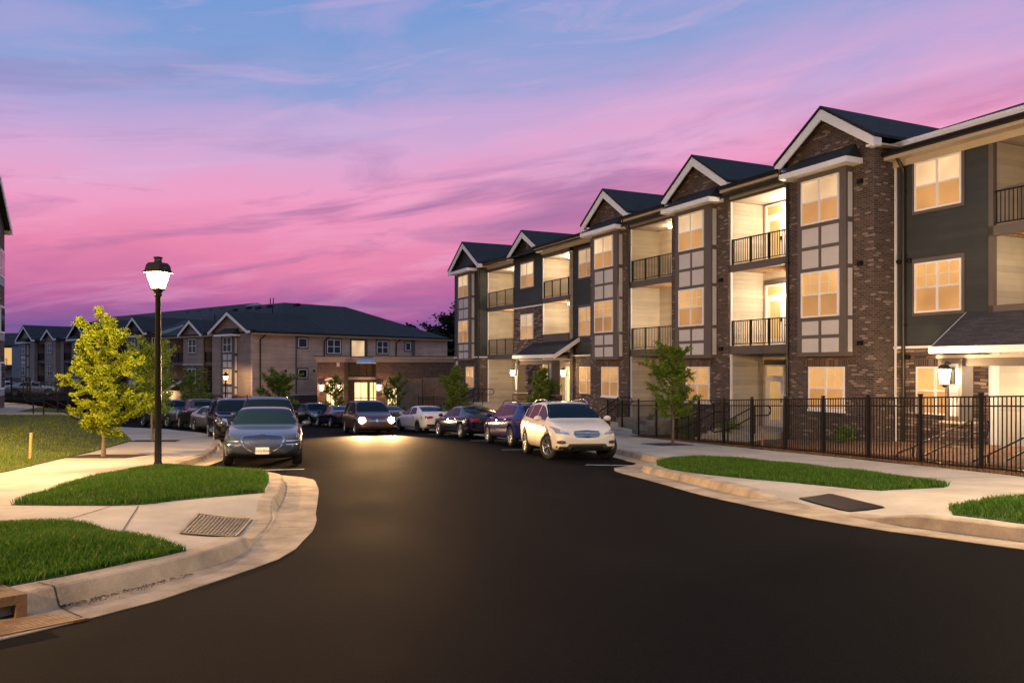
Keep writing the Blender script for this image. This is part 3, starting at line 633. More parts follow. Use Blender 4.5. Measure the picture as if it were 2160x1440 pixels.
def gable(root, xc, hw, ze, za, yf, yb, wallm, oh=.3, brickw=None, wall_y=None, vent=False, roofm='shingle', rakem='white', far=False):
    """cross gable: two roof slopes with pale rake boards and returns, gable wall, side soffits"""
    t = .09; sl = (za-ze)/hw; r = MB()
    for s in (-1, 1):
        pts = [(xc, yf-.03, za+.02), (xc+s*(hw+.03), yf-.03, ze-.0), (xc+s*(hw+.03), yf-.03, ze+t), (xc, yf-.03, za+.02+t)]
        r.prism(pts, (0, yb-yf, 0))
    ro = r.build('gable_roof', M[roofm], root)
    k = MB(); bd = .31
    for s in (-1, 1):
        k.prism([(xc, yf, za), (xc+s*hw, yf, ze-.02), (xc+s*hw, yf, ze-.02-bd), (xc, yf, za-bd*1.15)], (0, .05, 0))
        k.box(min(xc+s*hw, xc+s*(hw-.34)), max(xc+s*hw, xc+s*(hw-.34)), yf+.05, yf+.35, ze-.26, ze-.20)      # return
        x_a, x_b = sorted((xc+s*hw, xc+s*(hw-.03))); k.box(x_a, x_b, yf+.05, yf+.35, ze-.2, ze-.02)
    k.build('rake_board', M[rakem], ro)
    wy = yf+oh if wall_y is None else wall_y; bw = brickw or hw-.3; zb = za-sl*bw
    w = MB().prism([(xc-bw, wy, ze-.28), (xc+bw, wy, ze-.28), (xc+bw, wy, zb-.06), (xc, wy, za-.06), (xc-bw, wy, zb-.06)], (0, .3, 0))
    w.build('gable_wall', M[wallm], root)
    ch = MB()                                               # cheeks that close the side of the gable above the eave
    for s in (-1, 1):
        a, b = sorted((xc+s*(bw-.02), xc+s*(bw-.10))); ch.box(a, b, wy+.3, yb-.9, ze-.7, ze-.05)
        a, b = sorted((xc+s*hw, xc+s*(bw-.02))); ch.box(a, b, wy+.0, yb-.9, ze-.22, ze-.17)
    ch.build('side_soffit', M['creamtrim' if not far else 'taupe'], ro)
    if vent:
        v = MB().box(xc-.14, xc+.14, wy-.03, wy+.01, za-1.05, za-.68); v.build('attic_vent', M['trim'], root)
    return ro
def pent(root, x0, x1, yf, yw, z0, z1, roofm='shingle'):
    """small lean-to roof over a bay with hipped ends"""
    r = MB(); a = [(x0, yf, z0+.16), (x1, yf, z0+.16), (x1-.25, yw, z1), (x0+.25, yw, z1), (x0, yw, z0+.16), (x1, yw, z0+.16)]
    r.add(a, [(0, 1, 2, 3), (0, 3, 4), (1, 5, 2), (0, 4, 5, 1), (4, 3, 2, 5)]); o = r.build('bay_roof', M[roofm], root)
    f = MB().box(x0-.01, x1+.01, yf-.03, yf, z0-.01, z0+.17).box(x1, x1+.03, yf, yw, z0-.01, z0+.17).box(x0-.03, x0, yf, yw, z0-.01, z0+.17).box(x0, x1, yf, yw, z0, z0+.03)
    f.build('fascia', M['white'], o); return o
def lantern(root, x, y, z, w=45, s=1.0, lit=True, col=(1, .64, .32)):
    """wall lantern facing -y: back plate, bracket, tapered glass, cap"""
    b = MB(); b.box(x-.06*s, x+.06*s, y-.02, y, z-.14*s, z+.14*s); b.tube([(x, y-.02, z+.2*s), (x, y-.13*s, z+.24*s), (x, y-.17*s, z+.2*s)], .012*s, 6)
    cy = y-.17*s
    b.lathe([(.001, .21*s), (.05*s, .19*s), (.12*s, .13*s), (.12*s, .11*s)], (x, cy, z), 6, smooth=False)
    b.lathe([(.075*s, -.16*s), (.075*s, -.14*s), (.03*s, -.19*s), (.001, -.20*s)], (x, cy, z), 6, smooth=False)
    o = b.build('wall_lantern', M['black'], root)
    g_ = MB().lathe([(.001, -.14*s), (.07*s, -.14*s), (.105*s, .11*s), (.001, .11*s)], (x, cy, z), 6, smooth=False)
    g_.build('lamp_glass', M['lampglow' if lit else 'darkglass'], o)
    if lit: point('lantern_light', (x, cy-.22*s, z), w, col, .07, root)
    return o
def door(root, x0, x1, z0, z1, y, transom=True, m='white', glass='doorglass'):
    mb = MB(); zt = z1-.42 if transom else z1; f = .09
    for a in ((x0, x1, z1-.07, z1), (x0, x0+.07, z0, z1-.07), (x1-.07, x1, z0, z1-.07), (x0+.07, x1-.07, zt-.09, zt)): mb.box(a[0], a[1], y-.06, y-.001, a[2], a[3])
    o = mb.build('door_frame', M[m], root)
    l = MB(); a, b = x0+.07, x1-.07; l.box(a, b, y-.035, y-.005, z0, z0+.28); l.box(a, b, y-.035, y-.005, zt-.24, zt-.09); l.box(a, a+.14, y-.035, y-.005, z0+.28, zt-.24); l.box(b-.14, b, y-.035, y-.005, z0+.28, zt-.24)
    l.build('door_leaf', M[m], o)
    p = MB().box(a+.14, b-.14, y-.025, y-.008, z0+.28, zt-.24)
    if transom: p.box(a, b, y-.025, y-.008, zt, z1-.07)
    p.build('door_glass', M[glass], o); MB().box(b-.11, b-.07, y-.08, y-.035, z0+.95, z0+1.1).build('door_handle', M['black'], o)
    return o
def pipe(root, x, y, z1, z0, r=.05, off=.28, m='pipe'):
    mb = MB().tube([(x, y-off-.1, z1+.06), (x, y-off-.08, z1-.12), (x, y-.09, z1-.5), (x, y-.08, z1-.62), (x, y-.08, z0)], r, 8)
    for z in (z1-1.2, z1-3.2, z1-5.4): mb.box(x-.08, x+.08, y-.12, y, z, z+.04)
    return mb.build('downpipe', M[m], root)
def wallbox(root, x0, x1, y0, y1, z0, z1, m, name='wall'):
    return MB().box(x0, x1, y0, y1, z0, z1).build(name, M[m], root)
def loggia(root, x0, x1, yf, yb, floors, top, base=-6, lit=(), rail=(True, True), lining='cream', door_at=None, sconce=(), slabm='trim', back='cream', ground=True, side='left'):
    """recessed balcony stack between two pavilions"""
    wallbox(root, x0, x1, yb, 10, base, top+.3, back, 'loggia_back_wall')
    l = MB().box(x0, x0+.03, yf+.04, yb, base, top).box(x1-.03, x1, yf+.04, yb, base, top); l.build('loggia_side_wall', M[lining], root)
    MB().box(x0-.0, x0+.07, yf-.03, yf+.04, base, top).build('corner_board', M['white'], root)
    MB().box(x0, x1, yf-.02, yf+.06, top, top+.38).build('beam', M[slabm], root)
    MB().box(x0, x1, yf+.06, yb, top+.02, top+.08).build('loggia_ceiling', M['creamtrim'], root)
    for i, (zt, zb) in enumerate(floors):
        s = MB().box(x0+.0, x1-.0, yf-.04, yf+.08, zb, zt); o = s.build('balcony_beam', M[slabm], root)
        dk = MB()
        n = int((yb-yf-.1)/.14)
        for k in range(n): y = yf+.1+k*(yb-yf-.1)/n; dk.box(x0, x1, y, y+.125, zt-.04, zt-.005)
        for k in range(int((x1-x0)/.4)): x = x0+.2+.4*k; dk.box(x-.02, x+.02, yf+.08, yb, zb+.03, zt-.04)
        dk.build('balcony_deck', M['wood'], root)
        if rail[i]: railing(root, x0+.08, x1-.05, yf+.03, zt)
    if door_at:
        for zt in [f[0] for f in floors]+([-2.35] if ground else []):
            door(root, door_at, door_at+1.0, zt, zt+2.42, yb)
            MB().box(door_at-.12, door_at+1.12, yb-.025, yb-.001, zt+2.42, zt+2.62).build('door_head', M['trim'], root)

# ------------------------------------------------------------------ the brick apartment building on the right
A = thing('apartment_building', 'long brick and charcoal apartment building with lit bays and balconies on the right side', 'building', (12.83, 23.95, CZ), math.atan2(-.9024, .4308))
H3, H2, H1 = (4.78, 6.28), (1.65, 3.18), (-1.45, 0.0)
def eave(root, x0, x1, y, z, soff=.42):
    """cream soffit and fascia, black gutter"""
    MB().box(x0, x1, y, y+soff, z-.02, z+.03).box(x0, x1, y+soff-.04, y+soff, z-.22, z-.02).box(x0, x1, y-.0, y+.03, z+.03, z+.2).build('soffit', M['creamtrim'], root)
    MB().prism([(x0, y, z+.08), (x0, y-.11, z+.10), (x0, y-.12, z+.21), (x0, y, z+.21)], (x1-x0, 0, 0)).build('gutter', M['black'], root)
def pavilion(xc, hw, bx, wx, gw, yf=-.9, ze=7.12, za=8.55, ghw=2.1, wall='brick', ups=('blind_pale', 'blind'), zbay=.34, gc=None, gwin=True):
    x0, x1 = xc-hw, xc+hw
    if wall == 'brick': wallbox(A, x0, x1, yf, 9, -6, ze-.1, 'brick')
    else: wallbox(A, x0, x1, yf, 9, .62, ze-.1, wall); wallbox(A, x0, x1, yf-.02, 9, -6, .62, 'brick'); MB().box(x0-.03, x1+.03, yf-.06, yf-.001, .60, .68).box(x1, x1+.03, yf, 0, .6, .68).build('water_table', M['white'], A)
    bayfront(A, bx[0], bx[1], zbay, 6.5, yf-.32, yf, (H3, H2), wx)
    window(A, wx[0], wx[1], *H3, yf-.32, up=ups[0], case=0, grid=ups[0] == 'blind_pale' and xc < -8 and False); window(A, wx[0], wx[1], *H2, yf-.32, up=ups[1], case=0, grid=True)
    if gwin:
        window(A, gw[0], gw[1], *H1, yf-(.02 if wall != 'brick' else 0), up='blind', case=0, grid=True)
        s = MB().box(gw[0]-.12, gw[1]+.12, yf-.035, yf-.001 if wall == 'brick' else yf-.021, .02, .24); s.build('soldier_course', M['soldier'], A)
        MB().box(gw[0]-.06, gw[1]+.06, yf-.07, yf-.001 if wall == 'brick' else yf-.021, -1.52, -1.45).build('window_sill', M['white'], A)
    pent(A, bx[0]-.42, bx[1]+.36, yf-.72, yf-.005, 6.46, 7.15 if ze > 7 else 7.0)
    gable(A, xc if gc is None else gc, ghw, ze, za, yf-.34, 5.4, wall, brickw=hw-.002, wall_y=yf)
M['soldier'] = brickmat('soldier_brick', [(0, (.07, .04, .03)), (.4, (.12, .065, .05)), (.8, (.2, .13, .1))], (.2, .16, .14), w=.075, h=.24)
for spec in (dict(xc=-3.38, hw=1.83, bx=(-4.42, -2.36), wx=(-4.22, -2.62), gw=(-4.2, -2.68)),
             dict(xc=-10.12, hw=1.80, bx=(-11.27, -8.97), wx=(-10.98, -9.38), gw=(-10.9, -9.4)),
             dict(xc=-16.95, hw=1.72, bx=(-18.0, -15.68), wx=(-17.7, -16.05), gw=(-17.55, -16.05)),
             dict(xc=-35.2, hw=2.3, bx=(-36.2, -33.75), wx=(-35.85, -34.15), gw=(-35.2, -33.8), wall='charcoal', ze=6.85, za=8.55, ghw=2.75, zbay=.42, ups=('blind_pale', 'blind'))):
    pavilion(**spec)
# recessed balconies
FL = [(3.95, 3.67), (.80, .48)]
loggia(A, -8.32, -5.21, -.78, .85, FL, 6.42, door_at=-8.1)
loggia(A, -15.23, -11.92, -.78, .85, FL, 6.42, door_at=-15.0+.9)
loggia(A, -32.9, -28.85, -.3, 1.5, FL, 6.30)
loggia(A, -25.05, -22.0, -.25, 1.5, FL, 6.30, rail=(True, False))
loggia(A, 1.58, 5.2, -.02, 1.6, FL, 6.38, rail=(True, False))
MB().box(1.58, 1.72, -.06, .1, .6, 6.38).build('corner_board', M['trim'], A); MB().box(-25.05, -22.0, -.29, -.2, 1.38, 1.86).build('half_wall', M['trim'], A)
MB().box(1.58, 5.2, -.06, .04, 1.32, 1.72).build('half_wall', M['trim'], A)
eave(A, -8.35, -5.2, -1.3, 6.74, .5); eave(A, -15.25, -11.9, -1.3, 6.74, .5)
eave(A, -32.9, -28.9, -.8, 6.70, .45); eave(A, -25.2, -18.6, -.78, 6.74, .5); eave(A, -1.53, 12.2, -.5, 6.50, .45)
# plain wall sections
def section(x0, x1, y, zsplit, upper, lower, split3=None):
    wallbox(A, x0, x1, y, 9, zsplit, 6.9, upper); wallbox(A, x0, x1, y-.02, 9, -6, zsplit, lower)
    MB().box(x0, x1, y-.06, y-.0201, zsplit-.06, zsplit+.02).build('water_table', M['white'], A)
section(-1.54, 1.58, 0, .62, 'charcoal', 'stone'); section(5.2, 12, 0, .62, 'charcoal', 'stone'); section(-22.0, -18.6, 0, .62, 'charcoal', 'brick')
section(-28.85, -25.05, -.3, 3.62, 'charcoal', 'stone')
window(A, -.79, .75, *H3, 0, up='blind_pale'); window(A, -.79, .75, *H2, 0, grid=True, up='blind'); window(A, -.72, .6, *H1, -.02, case=0, up='blind')
MB().box(-.8, .7, -.045, -.021, .02, .24).build('soldier_course', M['soldier'], A)
window(A, -21.3, -19.65, *H3, 0, up='blind_pale'); window(A, -21.3, -19.65, *H2, 0, grid=True); window(A, -21.2, -19.6, *H1, -.02, case=0)
MB().box(-21.3, -19.5, -.045, -.021, .02, .24).build('soldier_course', M['soldier'], A)
window(A, -27.85, -26.1, *H3, -.3, up='blind_pale'); window(A, -27.8, -26.15, *H2, -.32, case=0, up='blind_pale', lo='blind', grid=True)
MB().box(-27.9, -26.05, -.35, -.321, 3.2, 3.42).build('soldier_course', M['soldier'], A)
gable(A, -26.95, 2.12, 6.88, 8.12, -.72, 5.2, 'charcoal', brickw=1.85, wall_y=-.3, vent=True)
wallbox(A, -28.85, -25.05, -.3, 4, 6.6, 6.95, 'charcoal')
# main roof
def slope(x0, x1, y0, z0, y1, z1, name='roof', m='shingle', t=.12, root=A):
    return MB().prism([(x0, y0, z0), (x0, y1, z1), (x0, y1, z1+t), (x0, y0, z0+t)], (x1-x0, 0, 0)).build(name, M[m], root)
rk = .335; zr = lambda y: 6.86+rk*(y+.5)
RF = MB()
for (a, b, y0) in ((-37.5, -32.9, -.5), (-32.9, -22, -.82), (-22, -18.67, -.82), (-18.67, -15.23, -.5), (-15.23, -11.92, -1.32), (-11.92, -8.32, -.5), (-8.32, -5.21, -1.32), (-5.21, -1.55, -.5)):
    RF.prism([(a, y0, zr(y0)), (a, 8.2, zr(8.2)), (a, 17, zr(-.5)), (a, 17, zr(-.5)-.1), (a, 8.2, zr(8.2)-.12), (a, y0, zr(y0)-.1)], (b-a, 0, 0))
RF.prism([(-1.55, -.52, zr(-.52)-.14), (-1.55, .12, zr(.12)-.12), (-1.55, .12, zr(.12)-.32), (-1.55, -.52, zr(-.52)-.24)], (13.8, 0, 0))
RF.prism([(-1.9, .1, zr(.1)+.08), (-1.9, 8.2, zr(8.2)+.10), (-1.9, 17, zr(-.5)), (-1.9, 17, zr(-.5)-.1), (-1.9, 8.2, zr(8.2)-.2), (-1.9, .1, zr(.1)-.05)], (14.2, 0, 0))
roof = RF.build('roof', M['shingle'], A)
MB().prism([(-1.95, .02, zr(.1)-.12), (-1.95, .02, zr(.1)+.055), (-1.95, .12, zr(.1)+.055), (-1.95, .12, zr(.1)-.12)], (14.2, 0, 0)).build('pale_fascia', M['white'], roof)
for x, y, h in ((1.35, 7.0, .7), (3.1, 7.0, .7), (-.3, 5.8, .35)): MB().tube([(x, y, zr(y)-.1), (x, y, zr(y)+.12+h)], .06, 8).build('vent_pipe', M['black'], roof)
MB().box(.1, .7, 6.1, 6.6, zr(6.3)-.1, zr(6.3)+.5).build('roof_vent', M['black'], roof)
wallbox(A, -37.5, 12, 16.5, 17, -6, 6.9, 'charcoal'); wallbox(A, -37.5, -37.3, 9, 16.5, -6, 6.9, 'charcoal')
# downpipes
pipe(A, -5.14, -.9, 6.85, -4.2, off=.35); pipe(A, -12.03, -.9, 6.85, -4.5, off=.35) if False else None
pipe(A, -15.12, -.9, 6.85, -4.6, off=.3); pipe(A, -8.22-.22, -.9, 6.8, -4.3, off=.3) if False else None
pipe(A, -1.15, 0, 6.68, -3.9, r=.055, off=.35); pipe(A, -32.95, -.9, 6.8, -4.9, off=.1); MB().box(-1.5, -1.44, -.06, 0, -3.5, 6.6).build('corner_board', M['white'], A)
for x, z in ((-2.05, 5.9), (-2.05, 3.3), (-2.05, .75), (-8.7, 3.4), (-8.7, .7)): MB().box(x-.09, x+.09, -.99, -.9, z-.07, z+.07).build('wall_vent', M['black'], A)
for x, z in ((-1.3, 3.3), (-.95, 3.3), (-1.0, .3)): MB().lathe([(.001, -.1), (.07, -.1), (.07, .03), (.001, .03)], (x, -.04, z), 10, 'y').build('wall_vent', M['black'], A)
# porches: lean-to roofs on posts
def porch(x0, x1, yf, ze, zw, postx, roofm, lamps, floor=-2.35, pw=.5, ins=0.0):
    r = MB(); t = .12
    r.prism([(x0, yf, ze), (x0+ins, 0, zw), (x1-.0, 0, zw), (x1, yf, ze)], (0, 0, .1)); o = r.build('porch_roof', M[roofm], A)
    MB().box(x0-.02, x1+.02, yf-.05, yf, ze-.07, ze+.12).prism([(x0-.02, yf, ze-.08), (x0-.02, yf, ze+.1), (x0-.02+ins, 0, zw+.1), (x0-.02+ins, 0, zw-.1)], (.05, 0, 0)).prism([(x1, yf, ze-.14), (x1, yf, ze+.1), (x1, 0, zw+.1), (x1, 0, zw-.14)], (.05, 0, 0)).build('fascia', M['white'], o)
    MB().box(x0+.1, x1-.1, yf+.1, -.35, ze-.2, ze-.12).build('porch_ceiling', M['creamtrim'], o)
    MB().box(x0+.15, x1-.1, yf+.12, yf+.3, ze-.42, ze-.2).build('porch_beam', M['trim'], o)
    for x in postx:
        c = MB().box(x-pw/2, x-pw/2+.1, yf+.02, yf+.1, -1.5, ze-.2).box(x+pw/2-.1, x+pw/2, yf+.02, yf+.1, -1.5, ze-.2).box(x-pw/2+.1, x+pw/2-.1, yf+.02, yf+.1, ze-.36, ze-.2).box(x-pw/2+.1, x+pw/2-.1, yf+.02, yf+.1, -1.5, -1.36).box(x-pw/2+.002, x+pw/2-.002, yf+.1, yf+pw, -1.5, ze-.2)
        cc = c.build('porch_column', M['trim'], A)
        MB().box(x-pw/2+.1, x+pw/2-.1, yf+.06, yf+.099, -1.36, ze-.36).build('column_panel', M['panel'], cc)
        MB().box(x-pw/2-.08, x+pw/2+.08, yf-.05, yf+pw+.1, -4.8, -1.56).build('stone_pier', M['stone'], cc)
        MB().box(x-pw/2-.12, x+pw/2+.12, yf-.09, yf+pw+.14, -1.56, -1.5).build('pier_cap', M['concrete'], cc)
    for x in lamps: lantern(A, x, yf+.02, -.25, 210, 1.6, col=(1, .62, .3))
porch(.88, 6.2, -1.55, .44, 1.48, (1.56, 5.6), 'shingle2', (1.5,))
porch(-26.3, -21.3, -1.6, .54, 1.50, (-25.95, -21.75), 'shingle', ())
for x in (-25.9, -22.6): lantern(A, x, -1.58 if x < -25 else -.05, -.35, 120, 1.3)
wallbox(A, -25.0, -22.2, .9, 1.0, -6, .3, 'cream', 'entry_wall'); door(A, -24.4, -23.3, -2.35, .0, .9, glass='shopglass')
# light inside the balconies: sconces beside the doors and ceiling lamps
lantern(A, -6.75, .85, 6.0-.15, 150, .9, col=(1, .76, .5)); lantern(A, -6.75, .85, 2.75, 150, .9, col=(1, .76, .5)); lantern(A, -6.75, .85, -.35, 0, .9, lit=False)
lantern(A, -12.6, .85, 2.75, 150, .9, col=(1, .76, .5)); lantern(A, -12.6, .85, 5.85, 0, .9, lit=False)
def ceilamp(x, y, z, w, col=(1, .76, .48)):
    o = MB().lathe([(.001, -.09), (.09, -.08), (.13, -.02), (.13, 0), (.001, 0)], (x, y, z), 14).build('ceiling_light', M['lampglow'], A); point('ceiling_lamp', (x, y, z-.25), w, col, .1, A)
for x in (-30.6, -23.6):
    for z in (6.28, 3.63): ceilamp(x, .7, z, 90)
ceilamp(-13.6, .3, 6.4, 22); ceilamp(3.4, .8, 3.62, 40); ceilamp(2.9, -.9, .25, 130); ceilamp(-30.6, .7, .44, 36)
MB().box(1.66, 5.0, .3, .36, -6, .4).build('porch_back_wall', M['cream'], A); MB().box(1.585, 1.66, -.03, .36, -6, .4).build('corner_board', M['white'], A)
# utility boxes on far corner
MB().box(-37.0, -36.75, -1.0, -.92, .1, .4).build('meter_box', M['panel'], A)
# entrance stairs and landings belonging to the building's yard
def loc(x, y):
    ex, ey = Vector((.4308, -.9024)), Vector((.9024, .4308)); p = Vector((12.83, 23.95))+ex*x+ey*y; return p.x, p.y
def stair(label, x0, x1, yt, n, run=.32, land=1.2):
    mb = MB(); zt = -2.35
    gy = gz(loc(x0, yt-n*run)[1])+.15-CZ; rise = (zt-gy)/n
    mb.box(x0, x1, yt, yt+land, gy-.6, zt)
    for k in range(1, n): mb.box(x0, x1, yt-run*k, yt-run*(k-1), gy-.6, zt-rise*k)
    o = mb.build('entrance_stair', M['concrete']); o.location = (12.83, 23.95, CZ); o.rotation_euler = (0, 0, math.atan2(-.9024, .4308)); tag(o, label, 'steps'); return gy
ga = stair('pale concrete steps up to the lit porch at the right edge', 2.3, 4.6, -1.9, 3, .36, 2.8)
gb = stair('grey concrete stoop steps at the balcony door between the two brick bays', -8.3, -5.6, -1.6, 4, .32, 2.4)
gc = stair('concrete steps to the ground floor door behind the young fence tree', -15.2, -12.2, -1.6, 4, .32, 2.4)
gd = stair('concrete steps at the far building corner behind the parked cars', -32.6, -29.2, -2.2, 8, .3, 2.4)
def brail(label, pts, postk, r=.024, drop=.34):
    P = [(*loc(x, y), z+CZ) for x, y, z in pts]; q = []
    for k, zb in postk: x, y, z = P[k]; q.append((x, y, z, zb+CZ))
    return handrail('handrail', P, q, label, r, drop, group='black tubular handrails of the entrance steps')
for x, who in ((2.35, 'left'), (4.3, 'right')):
    brail('black handrail on the %s side of the steps at the right picture edge' % who, [(x, -4.6, -2.12), (x, -4.15, -2.02), (x, -1.9, -1.42), (x, -1.35, -1.42)], [(1, ga-.1), (2, -2.4)])
for x, who in ((-8.2, 'far'), (-6.0, 'near')):
    brail('black handrail on the %s side of the stoop between the brick bays' % who, [(x, -3.5, gb+.85), (x, -2.9, gb+.9), (x, -1.7, -1.42), (x, -1.1, -1.42)], [(1, gb), (2, -2.4)])
brail('black handrail at the door behind the young fence tree', [(-14.9, -3.5, gc+.85), (-14.9, -2.9, gc+.9), (-14.9, -1.7, -1.42), (-14.9, -1.1, -1.42)], [(1, gc), (2, -2.4)])
for x, who in ((-32.4, 'far'), (-30.9, 'middle'), (-29.4, 'near')):
    brail('black tubular handrail, %s one on the steps at the far building corner' % who, [(x, -5.0, gd+.85), (x, -4.4, gd+.9), (x, -2.2, -1.4), (x, -1.6, -1.4)], [(1, gd), (2, -2.4)])
# ------------------------------------------------------------------ the taupe apartment building far left (x negative = further along the front)
LBd = thing('apartment_building', 'taupe apartment building with dark hipped roof, gables and mostly dark windows beyond the cars', 'building', (-24.5, 76, CZ), math.atan2(-.6577, .753))
B = LBd
def lwin(x0, x1, z1, z0, y=0, lit=False, root=B, split=2, case=.13):
    g = 'blind' if lit else 'darkglass'; return window(root, x0, x1, z0, z1, y, up=g, lo=g if not lit else 'blind', case=case, split=split)
def lsec(x0, x1, y, dz=0, m='taupe', low=None):
    if low is None: wallbox(B, x0, x1, y, 8, -2.8, 3.15+dz, m); wallbox(B, x0, x1, y-.04, 8, -9, -2.8, 'brick_far')
    else: wallbox(B, x0, x1, y, 8, low, 3.15+dz, m); wallbox(B, x0, x1, y-.04, 8, -9, low, 'stone'); MB().box(x0, x1, y-.09, y-.041, low-.05, low+.06).build('water_table', M['panel'], B)
def lbay(x0, x1, y, wx, dz=0, lit2=False):
    b = MB().box(x0, x1, y-.4, y, -2.9, 2.95+dz).build('bay', M['trim'], B); pn = MB()
    for zt in (1.2+dz, -1.95+dz):
        for r in (0, 1):
            for (a, c) in ((wx[0], (wx[0]+wx[1])/2-.1), ((wx[0]+wx[1])/2+.1, wx[1])): pn.box(a, c, y-.43, y-.39, zt-.55-r*.72, zt-r*.72)
    for za, zb in ((1.3, 2.8), (-.35, 1.0), (-1.9, -.6), (-2.7, -2.1)): pn.box(x1-.01, x1+.03, y-.32, y-.08, za+dz, zb+dz)
    pn.build('pale_panels', M['panel'], b)
    lwin(wx[0], wx[1], 2.88+dz, 1.42+dz, y-.4, case=0); lwin(wx[0], wx[1], -.22+dz, -1.68+dz, y-.4, lit=lit2, case=0)
    pent(B, x0-.4, x1+.4, y-.95, y-.005, 2.95+dz, 3.75+dz)
def llog(x0, x1, dz=0, yf=0, warm=None):
    wallbox(B, x0, x1, yf+2, 8, -9, 3.1+dz, 'taupe', 'loggia_back_wall')
    for i, z in enumerate((.45+dz, -2.65+dz)):
        MB().box(x0, x1, yf-.03, yf+2, z-.35, z).build('balcony_slab', M['trim'], B); railing(B, x0+.05, x1-.05, yf+.02, z, 1.05, 1)
    MB().box(x0, x1, yf-.03, yf+.1, 2.8+dz, 3.12+dz).build('beam', M['trim'], B)
    door(B, x1-1.6, x1-.5, .45+dz, 2.7+dz, yf+2, glass='darkglass'); door(B, x1-1.6, x1-.5, -2.65+dz, -.4+dz, yf+2, glass='darkglass')
    for x in (x0, x1): MB().box(x-.08, x+.08, yf-.08, yf-.031, -5.5, 3+dz).build('corner_board', M['pipe'], B)
# near part
lsec(-7.2, 0, -.5); lbay(-4.75, -2.3, -.5, (-4.3, -2.75), lit2=True); gable(B, -3.6, 3.7, 3.45, 5.35, -.95, 8, 'taupe', brickw=3.3, wall_y=-.5, far=True)
llog(-9.6, -7.2+.0); llog(-9.6, -7.2) if False else None
lsec(-13.75, -9.6, -.25, low=.2); lwin(-12.6, -10.9, 2.9, 1.42, -.25); lwin(-12.6, -10.9, -.22, -1.7, -.29); gable(B, -11.7, 2.5, 3.4, 4.85, -.7, 6.5, 'taupe', brickw=2.1, wall_y=-.25, vent=True, far=True)
llog(-17.1, -13.75); lsec(-19.6, -17.1, 0); lwin(-19.1, -17.7, 2.9, 1.42); lwin(-19.1, -17.7, -.22, -1.7)
# far part, a little higher
d2 = .38
def farpav(xc, hw, m, za, bay=True):
    lsec(xc-hw, xc+hw, -.5, d2, m)
    if bay: lbay(xc-1.3, xc+1.1, -.5, (xc-.85, xc+.7), d2)
    else: lwin(xc-.8, xc+.8, 3.25, 1.8, -.5); lwin(xc-.8, xc+.8, .15, -1.3, -.5)
    gable(B, xc, hw+.35, 3.85, za, -.95, 8, m, brickw=hw-.02, wall_y=-.5, far=True)
farpav(-24.6, 2.6, 'brick_far', 5.7); farpav(-33.4, 2.5, 'brick_far', 5.7); farpav(-41.2, 2.7, 'brick_far', 5.7)
farpav(-51.2, 2.0, 'taupe', 5.15, False); farpav(-60.4, 3.2, 'taupe', 5.9)
lsec(-22, -19.6, 0, d2); lwin(-21.6, -20.2, 3.25, 1.8); lwin(-21.6, -20.2, .15, -1.3)
for a, b in ((-30.9, -27.2), (-38.5, -35.9), (-47.5, -43.9), (-57.2, -53.2)): llog(a, b, d2)
lsec(-49.2, -47.5, 0, d2)
# end wall facing right
def EW(t0, t1, z0, z1, m='darkglass', out=.0): pass
L_ = 25.2
MB().box(.002, .3, -.49, 12.5*0+L_, -2.8, 3.15).build('end_wall', M['taupe_lamplit'], B)
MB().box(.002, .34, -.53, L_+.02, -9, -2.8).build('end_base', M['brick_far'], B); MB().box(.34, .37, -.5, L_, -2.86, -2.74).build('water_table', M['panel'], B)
def ewin(t0, t1, z1, z0, lit=False, split=2):
    fr = MB(); x = .3; f = .07
    for a in ((t0, t1, z1-f, z1), (t0, t1, z0, z0+f), (t0, t0+f, z0, z1), (t1-f, t1, z0, z1)): fr.box(x, x+.06, a[0], a[1], a[2], a[3])
    if split == 2: m_ = (t0+t1)/2; fr.box(x, x+.055, m_-f*.6, m_+f*.6, z0, z1); fr.box(x, x+.05, t0, t1, (z0+z1)/2-.03, (z0+z1)/2+.03)
    w = fr.build('window', M['white'], B); c = MB()
    for a in ((t0-.14, t1+.14, z1, z1+.16), (t0-.14, t1+.14, z0-.12, z0), (t0-.14, t0, z0, z1), (t1, t1+.14, z0, z1)): c.box(x, x+.03, *a)
    c.build('casing', M['trim'], w); MB().box(x+.0, x+.02, t0+f, t1-f, z0+f, z1-f).build('pane', M['blind' if lit else 'darkglass'], w)
ewin(4.55, 5.6, 2.85, 1.9, split=1); ewin(4.55, 5.6, -.25, -1.15, split=1); ewin(8.0, 9.7, 2.8, 1.35); ewin(14.5, 16.1, 2.8, 1.4); ewin(18.6, 19.4, 2.75, 1.8, split=1)
ewin(5.2, 6.6, -4.2, -5.4, lit=True)
lo_ = MB().box(.3, .32, 11.1, 12.8, .4, 2.75).build('lit_opening', M['blind_pale'], B); MB().box(.3, .36, 10.9, 11.1, .3, 2.95).box(.3, .36, 12.8, 13.2, .3, 2.95).box(.3, .36, 11.1, 12.8, 2.75, 2.95).build('casing', M['trim'], lo_)
MB().box(.3, .35, 4.25, 4.4, -2.8, 3.1).build('corner_board', M['trim'], B); MB().box(.3, .4, 19.6, 20.0, .2, 3.1).build('corner_board', M['trim'], B)
for t in (.3, 7.6, 17.2): MB().tube([(.62, t+.5, 3.2), (.6, t+.4, 3.0), (.4, t, 2.6), (.4, t, -2.7 if t < 1 else .6)], .07, 6).build('downpipe', M['pipe'], B)
for t in (3.1, 7.0-.6, 7.3): MB().lathe([(.001, 0), (.11, 0), (.11, .1), (.001, .1)], (.3, t, -.9+.5), 8, 'x').build('wall_vent', M['black'], B)
